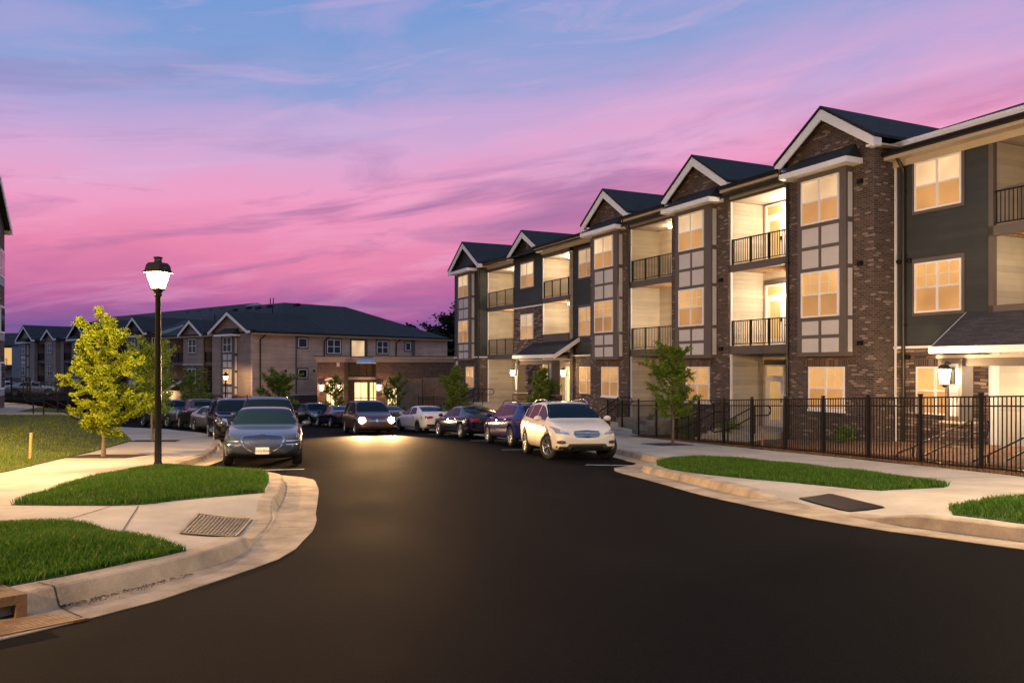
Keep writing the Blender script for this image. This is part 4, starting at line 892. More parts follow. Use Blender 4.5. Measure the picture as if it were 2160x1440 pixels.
# roofs
D = 8.5; ze, zr_ = 3.25, 7.05
rf = MB(); e = .45
P = {'a': (-19.6, -e, ze), 'b': (.3+e, -e, ze), 'c': (.3+e, L_+e, ze), 'r0': (-19.6, D, zr_), 'r1': (-D+.3, D, zr_), 'r2': (-D+.3, L_-D, zr_), 'd': (-17, L_+e, ze), 'w': (-19.6, 2*D, ze), 'v': (-17, 2*D, ze)}
K = list(P); V = [P[k] for k in K]; I = {k: i for i, k in enumerate(K)}
rf.add(V, [tuple(I[k] for k in q) for q in (('a', 'b', 'r1', 'r0'), ('b', 'c', 'r2', 'r1'), ('c', 'd', 'r2'), ('r0', 'r1', 'v', 'w'), ('r1', 'r2', 'd', 'v'), ('a', 'b', 'c', 'd', 'v', 'w'))])
rf.add([(-66, -e, ze+.45), (-19.6, -e, ze+.45), (-19.6, 12, 7.85), (-62, 12, 7.85), (-66, 24.5, ze+.45), (-19.6, 24.5, ze+.45)], [(0, 1, 2, 3), (2, 5, 4, 3), (0, 3, 4), (1, 5, 2), (0, 4, 5, 1)])
ro = rf.build('roof', M['shingle'], B)
MB().prism([(-19.6, -e-.1, ze+.1), (-19.6, 12, 7.55), (-19.6, 12, 7.88), (-19.6, -e-.1, ze+.45)], (.08, 0, 0)).prism([(-19.6, 12, 7.55), (-19.6, 24, 3.6), (-19.6, 24, 3.9), (-19.6, 12, 7.88)], (.08, 0, 0)).build('pale_rake', M['flash'], ro)
MB().box(-19.5, .3+e, -e-.03, -e+.3, ze-.2, ze+.02).box(.3+e-.3, .3+e+.03, -e, L_+e, ze-.2, ze+.02).build('soffit', M['creamtrim'], ro)
MB().box(-19.5, .35+e, -e-.16, -e-.03, ze-.04, ze+.1).box(.33+e, .46+e, -e, L_+e, ze-.04, ze+.1).build('gutter', M['black'], ro)
for x, y in ((-3.6, 7.0), (-9, 7.2), (-11, 7), (-13.5, 7.3), (-16, 7), (-24, 10), (-27, 10), (-30, 10), (-33, 10)):
    z = (zr_ if x > -19 else 7.85)-(D-y if x > -19 else 12-y)*.43; MB().box(x-.35, x+.35, y-.2, y+.2, z-.1, z+.22).build('roof_vent', M['black'], ro)
for x, y in ((-10.4, 8.5), (-11, 8.5), (-5, 5), (-8, 3.5), (-21.5, 6), (-15, 4), (-25, 5)):
    z = (zr_ if x > -19 else 7.85)-(8.5-y if x > -19 else 12-y)*.43; MB().tube([(x, y, z-.1), (x, y, z+.65)], .06, 6).build('vent_pipe', M['black'], ro)
wallbox(B, -66, -19.6, 24, 24.4, -9, 3.3, 'taupe'); wallbox(B, -17, .0, L_-.2, L_, -9, 3.15, 'taupe')
# entrance porch of the taupe building
MB().prism([(-18.6, -2.2, -2.5), (-18.6, 0, -1.4), (-14.4, 0, -1.4), (-14.0, -2.2, -2.5)], (0, 0, .1)).build('porch_roof', M['shingle'], B)
MB().box(-18.6, -14.0, -2.26, -2.2, -2.65, -2.4).prism([(-14.0, -2.2, -2.65), (-14.0, -2.2, -2.4), (-14.2, 0, -1.3), (-14.2, 0, -1.55)], (.08, 0, 0)).build('porch_fascia', M['white'], B)
MB().box(-18.2, -14.2, -.3, -.05, -5.5, -2.6).build('entry_wall', M['creamtrim'], B)
point('porch_light', (-16.2, -1.0, -3.0), 60, (1, .6, .3), .1, B); MB().box(-16.6, -16.0, -1.1, -.9, -2.85, -2.75).build('porch_lamp', M['lampglow_far'], B)

# ------------------------------------------------------------------ clubhouse: one-storey brick building with white cornice
C_ = thing('clubhouse', 'low brick clubhouse with white cornice, lit shopfront windows and glowing wall lanterns', 'building', (0, 72, CZ))
zc = .9
def cblock(x0, x1, y0, m='brick_far'):
    MB().box(x0, x1, y0, y0+9, -7, zc-.5).build('wall', M[m], C_)
    MB().box(x0-.08, x1+.08, y0-.08, y0+9, zc-.5, zc-.22).box(x0-.22, x1+.22, y0-.22, y0+9, zc-.22, zc).build('cornice', M['cornice'], C_)
    MB().box(x0-.25, x1+.25, y0-.25, y0+9, zc, zc+.06).build('coping', M['black'], C_)
M['cornice'] = pm('pinkish_cornice_stone', (.40, .33, .31), .7, .1, 2)
cblock(-17.5, -15.1, -.4); cblock(-15.1, -12.3, 1.6); cblock(-12.3, -5.2, 0); 
MB().box(-17.45, -15.15, -.48, -.401, -7, -3.6).box(-12.2, -10.5, -.08, -.001, -7, -3.6).build('stone_plinth', M['cornice'], C_)
def shopwin(x0, x1, z0, z1, y, cols, root=C_, rows=2):
    f = MB(); fw = .07
    for k in range(cols+1): x = x0+(x1-x0-fw)*k/cols; f.box(x, x+fw, y-.06, y-.002, z0, z1)
    for k in range(rows+1): z = z0+(z1-z0-fw)*k/rows; f.box(x0, x1, y-.055, y-.002, z, z+fw)
    w = f.build('window', M['trim'], root); MB().box(x0+.02, x1-.02, y-.03, y-.005, z0+.02, z1-.02).build('pane', M['shopglass'], w); return w
shopwin(-16.7, -15.9, -4.6, -1.35, -.4, 2, rows=3)
MB().prism([(-16.9+1.2*.5-.6*math.cos(t*math.pi/8), -.47, -1.3+.32*math.sin(t*math.pi/8)) for t in range(9)], (0, .06, 0)).build('arch_head', M['cornice'], C_)
shopwin(-14.6, -13.3, -4.4, -1.4, 1.6, 2); shopwin(-13.2, -12.4, -4.4, -1.4, 1.6, 2); 
shopwin(-11.3, -10.3, -4.6, -1.9, 0, 2, rows=3)
MB().box(-15.05, -12.35, 1.2, 1.59, -1.2, -.95).build('lintel', M['cornice'], C_)
aw = MB(); aw.prism([(-14.1, 1.5, zc-.05), (-14.1, .2, zc-.55), (-14.1, .2, zc-.62), (-14.1, 1.5, zc-.15)], (1.8, 0, 0)); aw.build('glass_awning', M['flash'], C_)
for x in (-13.9, -13.2, -12.6): MB().tube([(x, .4, zc-.6), (x-.25, 1.6, zc-1.6)], .03, 6).build('awning_strut', M['black'], C_)
for x, y in ((-17.05, -.4), (-15.4, -.4), (-12.0, 0)):
    lantern(C_, x, y, -1.85, 120, 1.9, col=(1, .5, .2))
MB().box(-15.75, -15.5, -.45, -.4, .0, .35).build('meter_box', M['panel'], C_)
# timber enclosure and gate at the clubhouse's right end
T = MB()
for k in range(16):
    x = -10.2+k*.14; T.box(x, x+.13, -1.6+.01*(k % 2), -1.5, -7, -1.05)
tag(T.build('timber_fence', M['tanboard']), 'tall tan timber board fence panel beside the lit clubhouse window', 'fence').location = (0, 72, CZ)
T2 = MB()
for k in range(34):
    x = -8.0+k*.14; T2.box(x, x+.13, -.5+.01*(k % 2), -.4, -7, -1.0)
tag(T2.build('timber_fence', M['tanboard']), 'shaded timber board screen behind the black iron gate', 'fence').location = (0, 72, CZ)
T2 = None
def ironfence(name, label, pts, h, H, sp=.11, extra=.15, r=.009, post=.035, base=.08, panelm='black'):
    """pts: post positions. each post and each panel of bars is a part"""
    root = thing(name, label, 'fence', (pts[0][0], pts[0][1], H(*pts[0]))); ox, oy, oz = root.location
    for a, b in zip(pts, pts[1:]):
        bars = MB(); rails = bars
        za, zb = H(*a), H(*b); d = math.dist(a, b); n = int(d/sp)
        for (q, rh) in ((base, .018), (h-.22, .018), (h-.03, .018)):
            dx, dy = (b[0]-a[0])/d, (b[1]-a[1])/d; nx, ny = -dy*.014, dx*.014
            P = [(a[0]+nx, a[1]+ny, za+q), (b[0]+nx, b[1]+ny, zb+q), (b[0]-nx, b[1]-ny, zb+q), (a[0]-nx, a[1]-ny, za+q)]
            rails.prism([(p[0]-ox, p[1]-oy, p[2]-oz) for p in P], (0, 0, rh*1.8))
        for k in range(1, n+1):
            t = k/(n+1); x, y, z = lerp(a[0], b[0], t)-ox, lerp(a[1], b[1], t)-oy, lerp(za, zb, t)-oz
            bars.box(x-r, x+r, y-r, y+r, z+.0, z+h-.03)
        bars.build('picket_panel', M[panelm], root)
    for p in pts:
        z = H(*p)-oz; x, y = p[0]-ox, p[1]-oy
        MB().box(x-post, x+post, y-post, y+post, z-.1, z+h+.04).prism([(x-post*1.25, y-post*1.25, z+h+.04), (x+post*1.25, y-post*1.25, z+h+.04), (x+post*1.25, y+post*1.25, z+h+.04), (x-post*1.25, y+post*1.25, z+h+.04)], (0, 0, .03)).build('post', M[panelm], root)
    return root
ironfence('iron_fence', 'black iron picket fence along the right pavement in front of the brick building', FEN, 1.55, lambda x, y: gz(y)+.13)
ironfence('iron_gate', 'black iron gate in front of the timber screen by the clubhouse', [(-8.2, 70), (-6.9, 69.8), (-5.6, 69.5), (-4.5, 69)], 2.1, lambda x, y: gz(y)+.1, .16, r=.015)
FS = lambda x, y: -.85 if y < 65 else -.85
ironfence('iron_fence', 'dark iron fence running down beside the far end of the lawn', [(-36.8, 60), (-33.5, 58.5), (-30.5, 56.5), (-27.8, 54), (-25.2, 51), (-23.0, 47.5)], 1.25, lambda x, y: -.85-(.0 if y > 56 else (56-y)*.10), .16, r=.014)
ironfence('iron_gate', 'black iron fence at the far left edge with parked cars seen through it', [(-42, 64), (-39.6, 63), (-37.2, 61.5)], 1.7, lambda x, y: -1.1, .16, r=.014)
T3 = ironfence('iron_fence', 'short dark fence between the taupe end wall and the clubhouse', [(-20.5, 69), (-18.6, 69.4), (-17.2, 69.8)], 1.3, lambda x, y: gz(y)+.1, .14, r=.014)

# ------------------------------------------------------------------ buildings at the far left
F = thing('apartment_building', 'blue-grey three-storey building with a lit corner balcony at the far left behind the iron fence', 'building', (-82, 128, CZ))
MB().box(-12, 2.0, 0, 10, -9, 3.4).build('wall', M['taupe'], F); MB().box(2.0, 6.6, -.6, 10, -2.9, 3.4).build('side_wall', pm('blue_grey_siding', (.22, .26, .34), .7, .08, 2), F)
MB().box(2.0, 6.6, -.65, 10, -9, -2.9).build('side_base', M['brick_far'], F)
MB().add([(-13, -.8, 3.4), (7.2, -.8, 3.4), (4, 5, 5.6), (-10, 5, 5.6), (-13, 11, 3.4), (7.2, 11, 3.4)], [(0, 1, 2, 3), (1, 5, 2), (3, 2, 5, 4), (0, 3, 4), (0, 4, 5, 1)]).build('roof', M['shingle'], F)
MB().box(-7.8, 1.6, -.02, .02, -.1+.4, 3.0).build('balcony_glow', pm('glowing_balcony_wall', (.6, .4, .2), .7, .2, 1, emit=(.95, .55, .16), es=.75), F); railing(F, -7.8, 1.6, -1.2, .2, 1.1, 2)  # back wall glows by itself in place of balcony lamps
MB().box(-7.8, 1.6, -1.25, 0, -.2, .2).build('balcony_slab', M['trim'], F); MB().box(-3.2, -2.9, -1.2, -1.0, .2, 3.2).build('balcony_post', M['trim'], F)
for z in (-3, -6): MB().box(-7.8, 1.6, -1.2, -.002, z-.2, z+.1).build('balcony_slab', M['trim'], F); railing(F, -7.8, 1.6, -1.15, z+.1, 1.1, 2)
Wd = thing('apartment_building', 'tall building cut off by the left picture edge with a pale eave', 'building', (-28.42, 44.6, CZ+.42), math.atan2(-.9024, .4308))
wallm = pm('pale_blue_siding', (.30, .34, .40), .6, .08, 2)
# front faces +x side of its own frame: the frame's y axis points right, so its visible front is at y = 0 looking towards +y
MB().box(0, 8, -9, 0, -8, 7.3).build('wall', M['brick_far'], Wd)
for z in (4.0, 1.0, -2.0): MB().box(.15, 7.8, 0, .03, z, z+1.6).build('pale_siding', wallm, Wd)
for k in range(4):
    for z in (5.75, 2.7, -.35, -3.3):
        w = MB().box(.4+k*1.9, 1.9+k*1.9, .03, .07, z-1.3, z+.2).build('window', M['white'], Wd); MB().box(.5+k*1.9, 1.8+k*1.9, .07, .08, z-1.2, z+.1).build('pane', M['darkglass'], w)
MB().prism([(-.35, .28, 7.25), (4, .28, 9.3), (8.5, .28, 7.25), (8.5, .28, 7.45), (4, .28, 9.5), (-.35, .28, 7.45)], (0, -10, 0)).build('roof', M['shingle'], Wd)
MB().prism([(-.35, .30, 7.0), (4, .30, 9.05), (4, .30, 9.35), (-.35, .30, 7.3)], (0, .05, 0)).build('rake_board', M['white'], Wd)
MB().prism([(.0, 0, 7.3), (8, 0, 7.3), (4, 0, 9.1)], (0, -.3, 0)).build('gable_wall', M['brick_far'], Wd)
MB().box(-.35, .0, -.4, .28, 7.0, 7.2).build('eave_return', M['creamtrim'], Wd)
# ------------------------------------------------------------------ cars.  local frame: +x forward, +y left, z up from the road
def interp(tab, t):
    for (a, va), (b, vb) in zip(tab, tab[1:]):
        if t <= b: return lerp(va, vb, (t-a)/(b-a))
    return tab[-1][1]
TYPES = {
 'sedan': dict(L=4.9, W=1.88, H=1.45, rw=.345, ax=(.185, .785), zb=.20, tum=.42,
   top=[(0, .60), (.015, .70), (.06, .79), (.14, .87), (.25, .95), (.285, .985), (.36, 1.20), (.43, 1.385), (.50, 1.45), (.58, 1.455), (.66, 1.425), (.75, 1.31), (.86, 1.12), (.93, 1.09), (.985, 1.06), (1, .9)],
   belt=[(0, .55), (.06, .70), (.25, .87), (.3, .90), (.6, .94), (.85, .99), (.95, .97), (1, .82)],
   win=[(.315, .505), (.525, .70)], wcurve=(.715, .765), ws=(.292, .445), rwin=('T', .685, .855), hood=.05),
 'suv': dict(L=4.65, W=1.84, H=1.6, rw=.365, ax=(.185, .79), zb=.24, tum=.36,
   top=[(0, .66), (.015, .80), (.05, .92), (.12, 1.0), (.22, 1.07), (.255, 1.10), (.33, 1.34), (.40, 1.52), (.47, 1.59), (.58, 1.61), (.75, 1.57), (.87, 1.47), (.93, 1.28), (.975, 1.05), (1, .82)],
   belt=[(0, .60), (.06, .78), (.22, .97), (.27, 1.0), (.6, 1.05), (.85, 1.12), (.95, 1.02), (1, .78)],
   win=[(.285, .49), (.51, .70), (.715, .83)], ws=(.262, .415), rwin=('B', 1.16, 1.46), hood=.06),
 'van': dict(L=5.1, W=1.98, H=1.75, rw=.345, ax=(.175, .775), zb=.20, tum=.26,
   top=[(0, .66), (.02, .84), (.07, .96), (.15, 1.06), (.20, 1.12), (.28, 1.42), (.35, 1.63), (.42, 1.73), (.5, 1.755), (.8, 1.75), (.92, 1.70), (.965, 1.5), (.99, 1.15), (1, .9)],
   belt=[(0, .58), (.06, .78), (.2, .98), (.6, 1.03), (.95, 1.03), (1, .8)],
   win=[(.235, .30), (.32, .50), (.52, .72), (.74, .91)], ws=(.205, .375), rwin=('B', 1.1, 1.6), hood=.06),
 'bigsuv': dict(L=5.0, W=1.98, H=1.78, rw=.385, ax=(.17, .775), zb=.27, tum=.26,
   top=[(0, .80), (.012, .95), (.04, 1.06), (.12, 1.13), (.24, 1.17), (.27, 1.20), (.33, 1.46), (.38, 1.66), (.44, 1.76), (.55, 1.79), (.8, 1.77), (.92, 1.72), (.96, 1.5), (.985, 1.15), (1, .9)],
   belt=[(0, .74), (.05, .92), (.24, 1.07), (.6, 1.10), (.95, 1.12), (1, .85)],
   win=[(.295, .47), (.49, .68), (.70, .90)], ws=(.275, .395), rwin=('B', 1.18, 1.62), hood=.06),
 'pickup': dict(L=5.8, W=2.02, H=1.88, rw=.41, ax=(.165, .775), zb=.32, tum=.26,
   top=[(0, .95), (.012, 1.1), (.04, 1.18), (.12, 1.23), (.23, 1.27), (.255, 1.3), (.30, 1.55), (.345, 1.78), (.40, 1.87), (.5, 1.88), (.565, 1.84), (.585, 1.6), (.60, 1.33), (.62, 1.31), (.97, 1.33), (.99, 1.31), (1, 1.2)],
   belt=[(0, .90), (.05, 1.06), (.24, 1.17), (.58, 1.2), (.62, 1.24), (.97, 1.26), (1, 1.12)],
   win=[(.275, .42), (.44, .56)], ws=(.26, .355), rwin=None, hood=.05),
}
WID = [(0, .74), (.006, .80), (.02, .87), (.05, .93), (.10, .97), (.2, .995), (.35, 1), (.75, 1), (.88, .985), (.95, .955), (.985, .90), (.996, .84), (1, .80)]
PAINT = {}
def paint(name, col, metal=.5, rough=.32):
    if name not in PAINT: PAINT[name] = pm(name, col, rough, .04, 3, metal=metal, coat=.55)
    return PAINT[name]
_bodies = {}
def carbody(T):
    S = TYPES[T]
    if T in _bodies: return _bodies[T]
    L, W, zb0 = S['L'], S['W']/2, S['zb']
    ts = [0, .006, .02, .04, .07, .10, .14, .18, .22, .25, .27, .29, .32, .35, .38, .41, .44, .47, .51, .55, .58, .60, .62, .65, .68, .72, .76, .80, .84, .88, .91, .94, .965, .985, .996, 1]
    rings = []
    for t in ts:
        x = L/2-t*L; w = W*interp(WID, t); zT = interp(S['top'], t); zB = min(interp(S['belt'], t), zT-.035); h = zT-zB
        zb = zb0+.10*max(0, 1-t/.05)+.12*max(0, (t-.93)/.07); yt = max(.2, w*.95-S['tum']*h-.03)
        d = zB-zb
        half = [(0, zb), (w*.80, zb), (w*.95, zb+.05), (w*.985, zb+.22*d), (w*.99, zb+.48*d), (w*1.0, zb+.72*d), (w*.985, zB-.07*d), (w*.945, zB), (w*.925, zB+.08*h), (lerp(w*.925, yt, .55), zB+.5*h), (yt, zB+.88*h), (yt*.93, zB+.955*h), (yt*.6, zB+.99*h), (0, zT)]
        rings.append((x, half))
    vs = []; n = len(rings[0][1])
    def full(x, half): return [(x, y, z) for y, z in half]+[(x, -y, z) for y, z in half[-2:0:-1]]
    def shrink(x, half, k, dx):
        cz = sum(z for _, z in half)/len(half); return [(y*k, cz+(z-cz)*k) for y, z in half], x+dx
    R0 = []
    for k, dx in ((.35, .035), (.75, .022)):
        h2, xx = shrink(rings[0][0], rings[0][1], k, dx); R0.append(full(xx, h2))
    R0 += [full(x, h) for x, h in rings]
    for k, dx in ((.75, -.02), (.35, -.03)):
        h2, xx = shrink(rings[-1][0], rings[-1][1], k, dx); R0.append(full(xx, h2))
    m = len(R0[0]); V = [p for r in R0 for p in r]
    Fc = [(i*m+k, i*m+(k+1) % m, (i+1)*m+(k+1) % m, (i+1)*m+k) for i in range(len(R0)-1) for k in range(m)]
    Fc += [tuple(range(m))[::-1], tuple(range((len(R0)-1)*m, len(R0)*m))]
    mb = MB(); mb.add(V, Fc, 0, True); o = mb.build('body', [M['white'], M['blackm']])
    cut = MB()
    for a in S['ax']:
        x = L/2-a*L
        for s in (-1, 1):
            r = S['rw']+.055; cut.lathe([(.001, s*(W-.30)), (r, s*(W-.30)), (r, s*(W+.15)), (.001, s*(W+.15))], (x, 0, S['rw']), 28, 'y', 0, True)
    c = cut.build('cutter', M['blackm'])
    o.modifiers.new('s', 'SUBSURF').levels = 1; b = o.modifiers.new('b', 'BOOLEAN'); b.object = c; b.solver = 'EXACT'; b.material_mode = 'TRANSFER' if hasattr(b, 'material_mode') else b.material_mode
    dg = bpy.context.evaluated_depsgraph_get(); dg.update(); me = bpy.data.meshes.new_from_object(o.evaluated_get(dg))
    bpy.data.objects.remove(o); bpy.data.objects.remove(c)
    bm = bmesh.new(); bm.from_mesh(me); bv = BVHTree.FromBMesh(bm)
    bm.free(); _bodies[T] = (me, bv); return _bodies[T]
AX = {'L': (1, -1), 'R': (1, 1), 'F': (0, -1), 'B': (0, 1), 'T': (2, -1)}
def patch(bv, poly, ax, off=.007, cut=.09, thick=.02):
    a, sgn = AX[ax]; V, Fc = fill(poly, cut); d = Vector([0, 0, 0]); d[a] = sgn; out = []; ok = []
    for v in V:
        o = Vector((v.x, -3*sgn, v.y)) if a == 1 else Vector((-6*sgn, v.x, v.y)) if a == 0 else Vector((v.x, v.y, 4))
        hit, nrm, _, _ = bv.ray_cast(o, d, 12)
        if hit is None: out.append(None); continue
        if nrm.dot(d) > 0: nrm = -nrm
        out.append(hit+nrm*off)
    F2 = [f for f in Fc if all(out[i] is not None for i in f)]
    mb = MB(); idx = {}; vs = []
    for f in F2:
        for i in f:
            if i not in idx: idx[i] = len(vs); vs.append(out[i])
    F3 = [tuple(idx[i] for i in f) for f in F2]; ed = {}
    for f in F3:
        for i in range(len(f)): e = (f[i], f[(i+1) % len(f)]); k = tuple(sorted(e)); ed[k] = None if k in ed else e
    mb.add(vs, F3, 0, True)
    for e in ed.values():
        if e: p, q = vs[e[0]], vs[e[1]]; mb.add([p, q, q+d*thick, p+d*thick], [(0, 1, 2, 3)])
    return mb
def latt():
    m, nt, b = nodes('lattice_grille'); L = nt.links; tc = N(nt, 'ShaderNodeTexCoord'); s = N(nt, 'ShaderNodeSeparateXYZ'); L.new(tc.outputs['Object'], s.inputs[0])
    outs = []
    for op in ('ADD', 'SUBTRACT'):
        k = N(nt, 'ShaderNodeMath', operation='MULTIPLY'); k.inputs[1].default_value = .62; L.new(s.outputs[1], k.inputs[0])
        a = N(nt, 'ShaderNodeMath', operation=op); L.new(k.outputs[0], a.inputs[0]); L.new(s.outputs[2], a.inputs[1])
        dv = N(nt, 'ShaderNodeMath', operation='DIVIDE'); dv.inputs[1].default_value = .042; L.new(a.outputs[0], dv.inputs[0])
        fr = N(nt, 'ShaderNodeMath', operation='FRACT'); L.new(dv.outputs[0], fr.inputs[0]); lt = N(nt, 'ShaderNodeMath', operation='LESS_THAN'); lt.inputs[1].default_value = .24; L.new(fr.outputs[0], lt.inputs[0]); outs.append(lt)
    mx = N(nt, 'ShaderNodeMath', operation='MAXIMUM'); L.new(outs[0].outputs[0], mx.inputs[0]); L.new(outs[1].outputs[0], mx.inputs[1])
    r = ramp(nt, [(0, (.002, .002, .003)), (1, (.5, .48, .46))]); L.new(mx.outputs[0], r.inputs['Fac']); L.new(r.outputs['Color'], b.inputs['Base Color'])
    L.new(mx.outputs[0], b.inputs['Metallic']); b.inputs['Roughness'].default_value = .22
    bp = N(nt, 'ShaderNodeBump', i_Strength=1, i_Distance=.01); L.new(mx.outputs[0], bp.inputs['Height']); L.new(bp.outputs['Normal'], b.inputs['Normal']); return m
M['lattice'] = latt()
def wheel(root, x, y, S, spokes=10, rimm='rim', steer=0):
    r = S['rw']; s = 1 if y > 0 else -1; w = .115
    t = MB().lathe([(r*.66, -w*s*.9), (r*.93, -w*s), (r*.99, -w*s*.75), (r, 0), (r*.99, w*s*.75), (r*.93, w*s), (r*.70, w*s*.95), (r*.66, w*s*.7), (r*.66, -w*s*.9)], (0, 0, 0), 30, 'y')
    o = t.build('wheel', M['rubber'], root); o.location = (x, y-s*.125, r); o.rotation_euler = (0, 0, steer)
    q = MB(); q.lathe([(r*.69, w*s*.80), (r*.66, w*s*.98), (r*.62, w*s*.8), (r*.60, w*s*.2)], (0, 0, 0), 30, 'y')
    for k in range(spokes):
        a = 2*math.pi*k/spokes; da = .10; ro_, ri = r*.64, r*.12
        pts = [(ri*math.cos(a-da*2.2), w*s*.72, ri*math.sin(a-da*2.2)), (ro_*math.cos(a-da), w*s*.86, ro_*math.sin(a-da)), (ro_*math.cos(a+da), w*s*.86, ro_*math.sin(a+da)), (ri*math.cos(a+da*2.2), w*s*.72, ri*math.sin(a+da*2.2))]
        q.prism(pts, (0, -s*.035, 0))
    q.lathe([(.001, w*s*.82), (r*.15, w*s*.78), (r*.16, w*s*.5)], (0, 0, 0), 14, 'y')
    rr_ = q.build('rim', M[rimm], o); MB().lathe([(.001, w*s*.25), (r*.62, w*s*.25)], (0, 0, 0), 24, 'y').build('brake_disc', M['rimd'], o)
    return o
def car(T, label, x, y, heading, col, group='cars parked along the street', cat='car', name='parked_car', face='generic', rimm='rim', rails=False, steer=0, scale=1, detail=True, plate=None, spokes=10):
    S = TYPES[T]; L, W = S['L'], S['W']/2; me, bv = carbody(T); root = thing(name, label, cat, group=group)
    n_ = Vector((0, .048, 1)).normalized(); f = Vector((math.cos(heading), math.sin(heading), 0)); f = (f-n_*f.dot(n_)).normalized(); l = n_.cross(f)
    mt_ = Matrix((f, l, n_)).transposed().to_4x4(); root.rotation_euler = mt_.to_euler(); root.location = (x, y, gz(y)+.004); root.scale = (scale,)*3
    bm_ = me.copy(); bm_.materials.clear(); bm_.materials.append(col); bm_.materials.append(M['blackm']); body = bpy.data.objects.new('body', bm_); COL.objects.link(body); body.parent = root
    X = lambda t: L/2-t*L
    def P(poly, ax, nm, mat_, par=body, off=.007, **k): 
        mb = patch(bv, poly, ax, off, **k)
        return mb.build(nm, M[mat_] if isinstance(mat_, str) else mat_, par, True) if mb.f else None
    B_ = lambda t: interp(S['belt'], t); Tt = lambda t: interp(S['top'], t)
    for (t0, t1) in S['win']:
        up, lo = [], []
        for k in range(7):
            t = lerp(t0, t1, k/6); b, tp = B_(t)+.035, Tt(t); u = b+(tp-b)*.80
            if u-b > .03: up.append((X(t), u)); lo.append((X(t), b))
        if len(up) < 2: continue
        if T == 'sedan' and t1 > .65: up[-1] = (up[-1][0], lerp(lo[-1][1], up[-1][1], .55)); lo.append((X(t1+.03), lo[-1][1]+.02))
        for ax in 'LR': P(up+lo[::-1], ax, 'side_window', 'cglass')
    yt = lambda t: max(.2, W*interp(WID, t)*.95-S['tum']*(Tt(t)-B_(t))-.03)
    t0, t1 = S['ws']; q = [(X(lerp(t0, t1, k/5)), yt(lerp(t0, t1, k/5))*(.97 if k else .93)) for k in range(6)]
    P(q+[(a, -b) for a, b in q[::-1]], 'T', 'windshield', 'cglass', cut=.12)
    if S['rwin']:
        ax, a, b = S['rwin']
        if ax == 'T': q = [(X(lerp(a, b, k/5)), yt(lerp(a, b, k/5))*.9) for k in range(6)]; P(q+[(u, -v) for u, v in q[::-1]], 'T', 'rear_window', 'cglass', cut=.12)
        else: P([(-W*.66, a), (W*.66, a), (W*.56, b), (-W*.56, b)], 'B', 'rear_window', 'cglass')
    else:
        P([(-W*.6, 1.42), (W*.6, 1.42), (W*.54, 1.7), (-W*.54, 1.7)], 'B', 'rear_window', 'cglass')
        bedm = MB().box(-L*.48, -L*.115, -W*.80, W*.80, 1.30, 1.345); bedm.build('bed_cover', M['blackm'], body)
    for a in S['ax']:
        for s in (-1, 1): wheel(root, X(a), s*W, S, spokes, rimm, steer if a < .5 else 0)
    for s in (-1, 1):            # mirrors, handles, sills
        t = S['win'][0][0]+.02; mx, mz = X(t), B_(t)+.06; m = MB(); yy = s*(W*.97)
        m.tube([(mx, yy-s*.06, mz), (mx, yy+s*.05, mz)], .02, 6)
        c = (mx, yy+s*.13, mz+.05); m.lathe([(.001, -.07), (.05, -.062), (.075, -.01), (.07, .035), (.001, .035)], (0, 0, 0), 10, 'x')
        k0 = len(m.v)-50
        for i in range(k0, len(m.v)): p = m.v[i]; m.v[i] = (c[0]-p[0]*.9, c[1]+p[1]*1.6, c[2]+p[2]*1.05)
        m.build('mirror', col, root)
        for (a0, b0) in S['win'][:2]:
            tt = b0-.025; hz_ = B_(tt)-.10; hx = X(tt); wy = W*.985
            MB().box(hx-.09, hx+.09, *sorted((s*wy, s*(wy+.03))), hz_-.015, hz_+.015).build('door_handle', M['chrome'], body)
        for (a0, b0) in ([(S['win'][0][1]+.01, 0), (S['win'][1][1]+.012, 0), (S['win'][0][0]-.03, 0)] if detail else []):
            P([(X(a0)-.005, S['zb']+.16), (X(a0)+.005, S['zb']+.16), (X(a0)+.005, B_(a0)), (X(a0)-.005, B_(a0))], 'L' if s > 0 else 'R', 'door_gap', 'blackm', off=.002, cut=.3)
    if rails:
        for s in (-1, 1):
            ta, tb = S['win'][0][1]-.09, .84; r_ = MB(); pts = [(X(lerp(ta, tb, k/8)), s*(yt(.6)*.93), Tt(lerp(ta, tb, k/8))+(.055 if 0 < k < 8 else -.01)) for k in range(9)]
            r_.tube(pts, .018, 6); r_.build('roof_rail', M['chrome' if rails == 'silver' else 'black'], root)
    fr = lambda poly, nm, mt2, off=.007: P(poly, 'F', nm, mt2, off=off)
    mir = lambda poly: [(-a, b) for a, b in poly]
    zf = interp(S['top'], .015); g = S['zb']
    if face == 'shield':         # wide shield grille, paired slim lamps
        sh = [(-.43, .735), (0, .775), (.43, .735), (.475, .66), (.40, .50), (.22, .385), (0, .32), (-.22, .385), (-.40, .50), (-.475, .66)]
        P([(a*1.09, .55+(b-.55)*1.11) for a, b in sh], 'F', 'grille_surround', 'chrome', off=.006); fr(sh, 'grille', 'lattice', .012)
        for pz in (.655, .575):
            q = [(.54, pz-.018), (.93, pz-.005), (.93, pz+.03), (.54, pz+.022)]
            for w_ in (q, mir(q)): fr(w_, 'headlight', 'blackm'); fr([(a*1.0, b+(-.026 if b < pz else -.040)) for a, b in w_], 'lamp_strip', 'chrome', .012)
        q = [(.50, .30), (.88, .33), (.88, .42), (.66, .42)]
        for w_ in (q, mir(q)): fr(w_, 'air_intake', 'blackm')
        fr([(-.84, .262), (.84, .262), (.88, .36), (.5, .315), (-.5, .315), (-.88, .36)], 'lower_grille', 'blackm', .008); fr([(-.82, .235), (.82, .235), (.82, .252), (-.82, .252)], 'bumper_trim', 'chrome', .014)
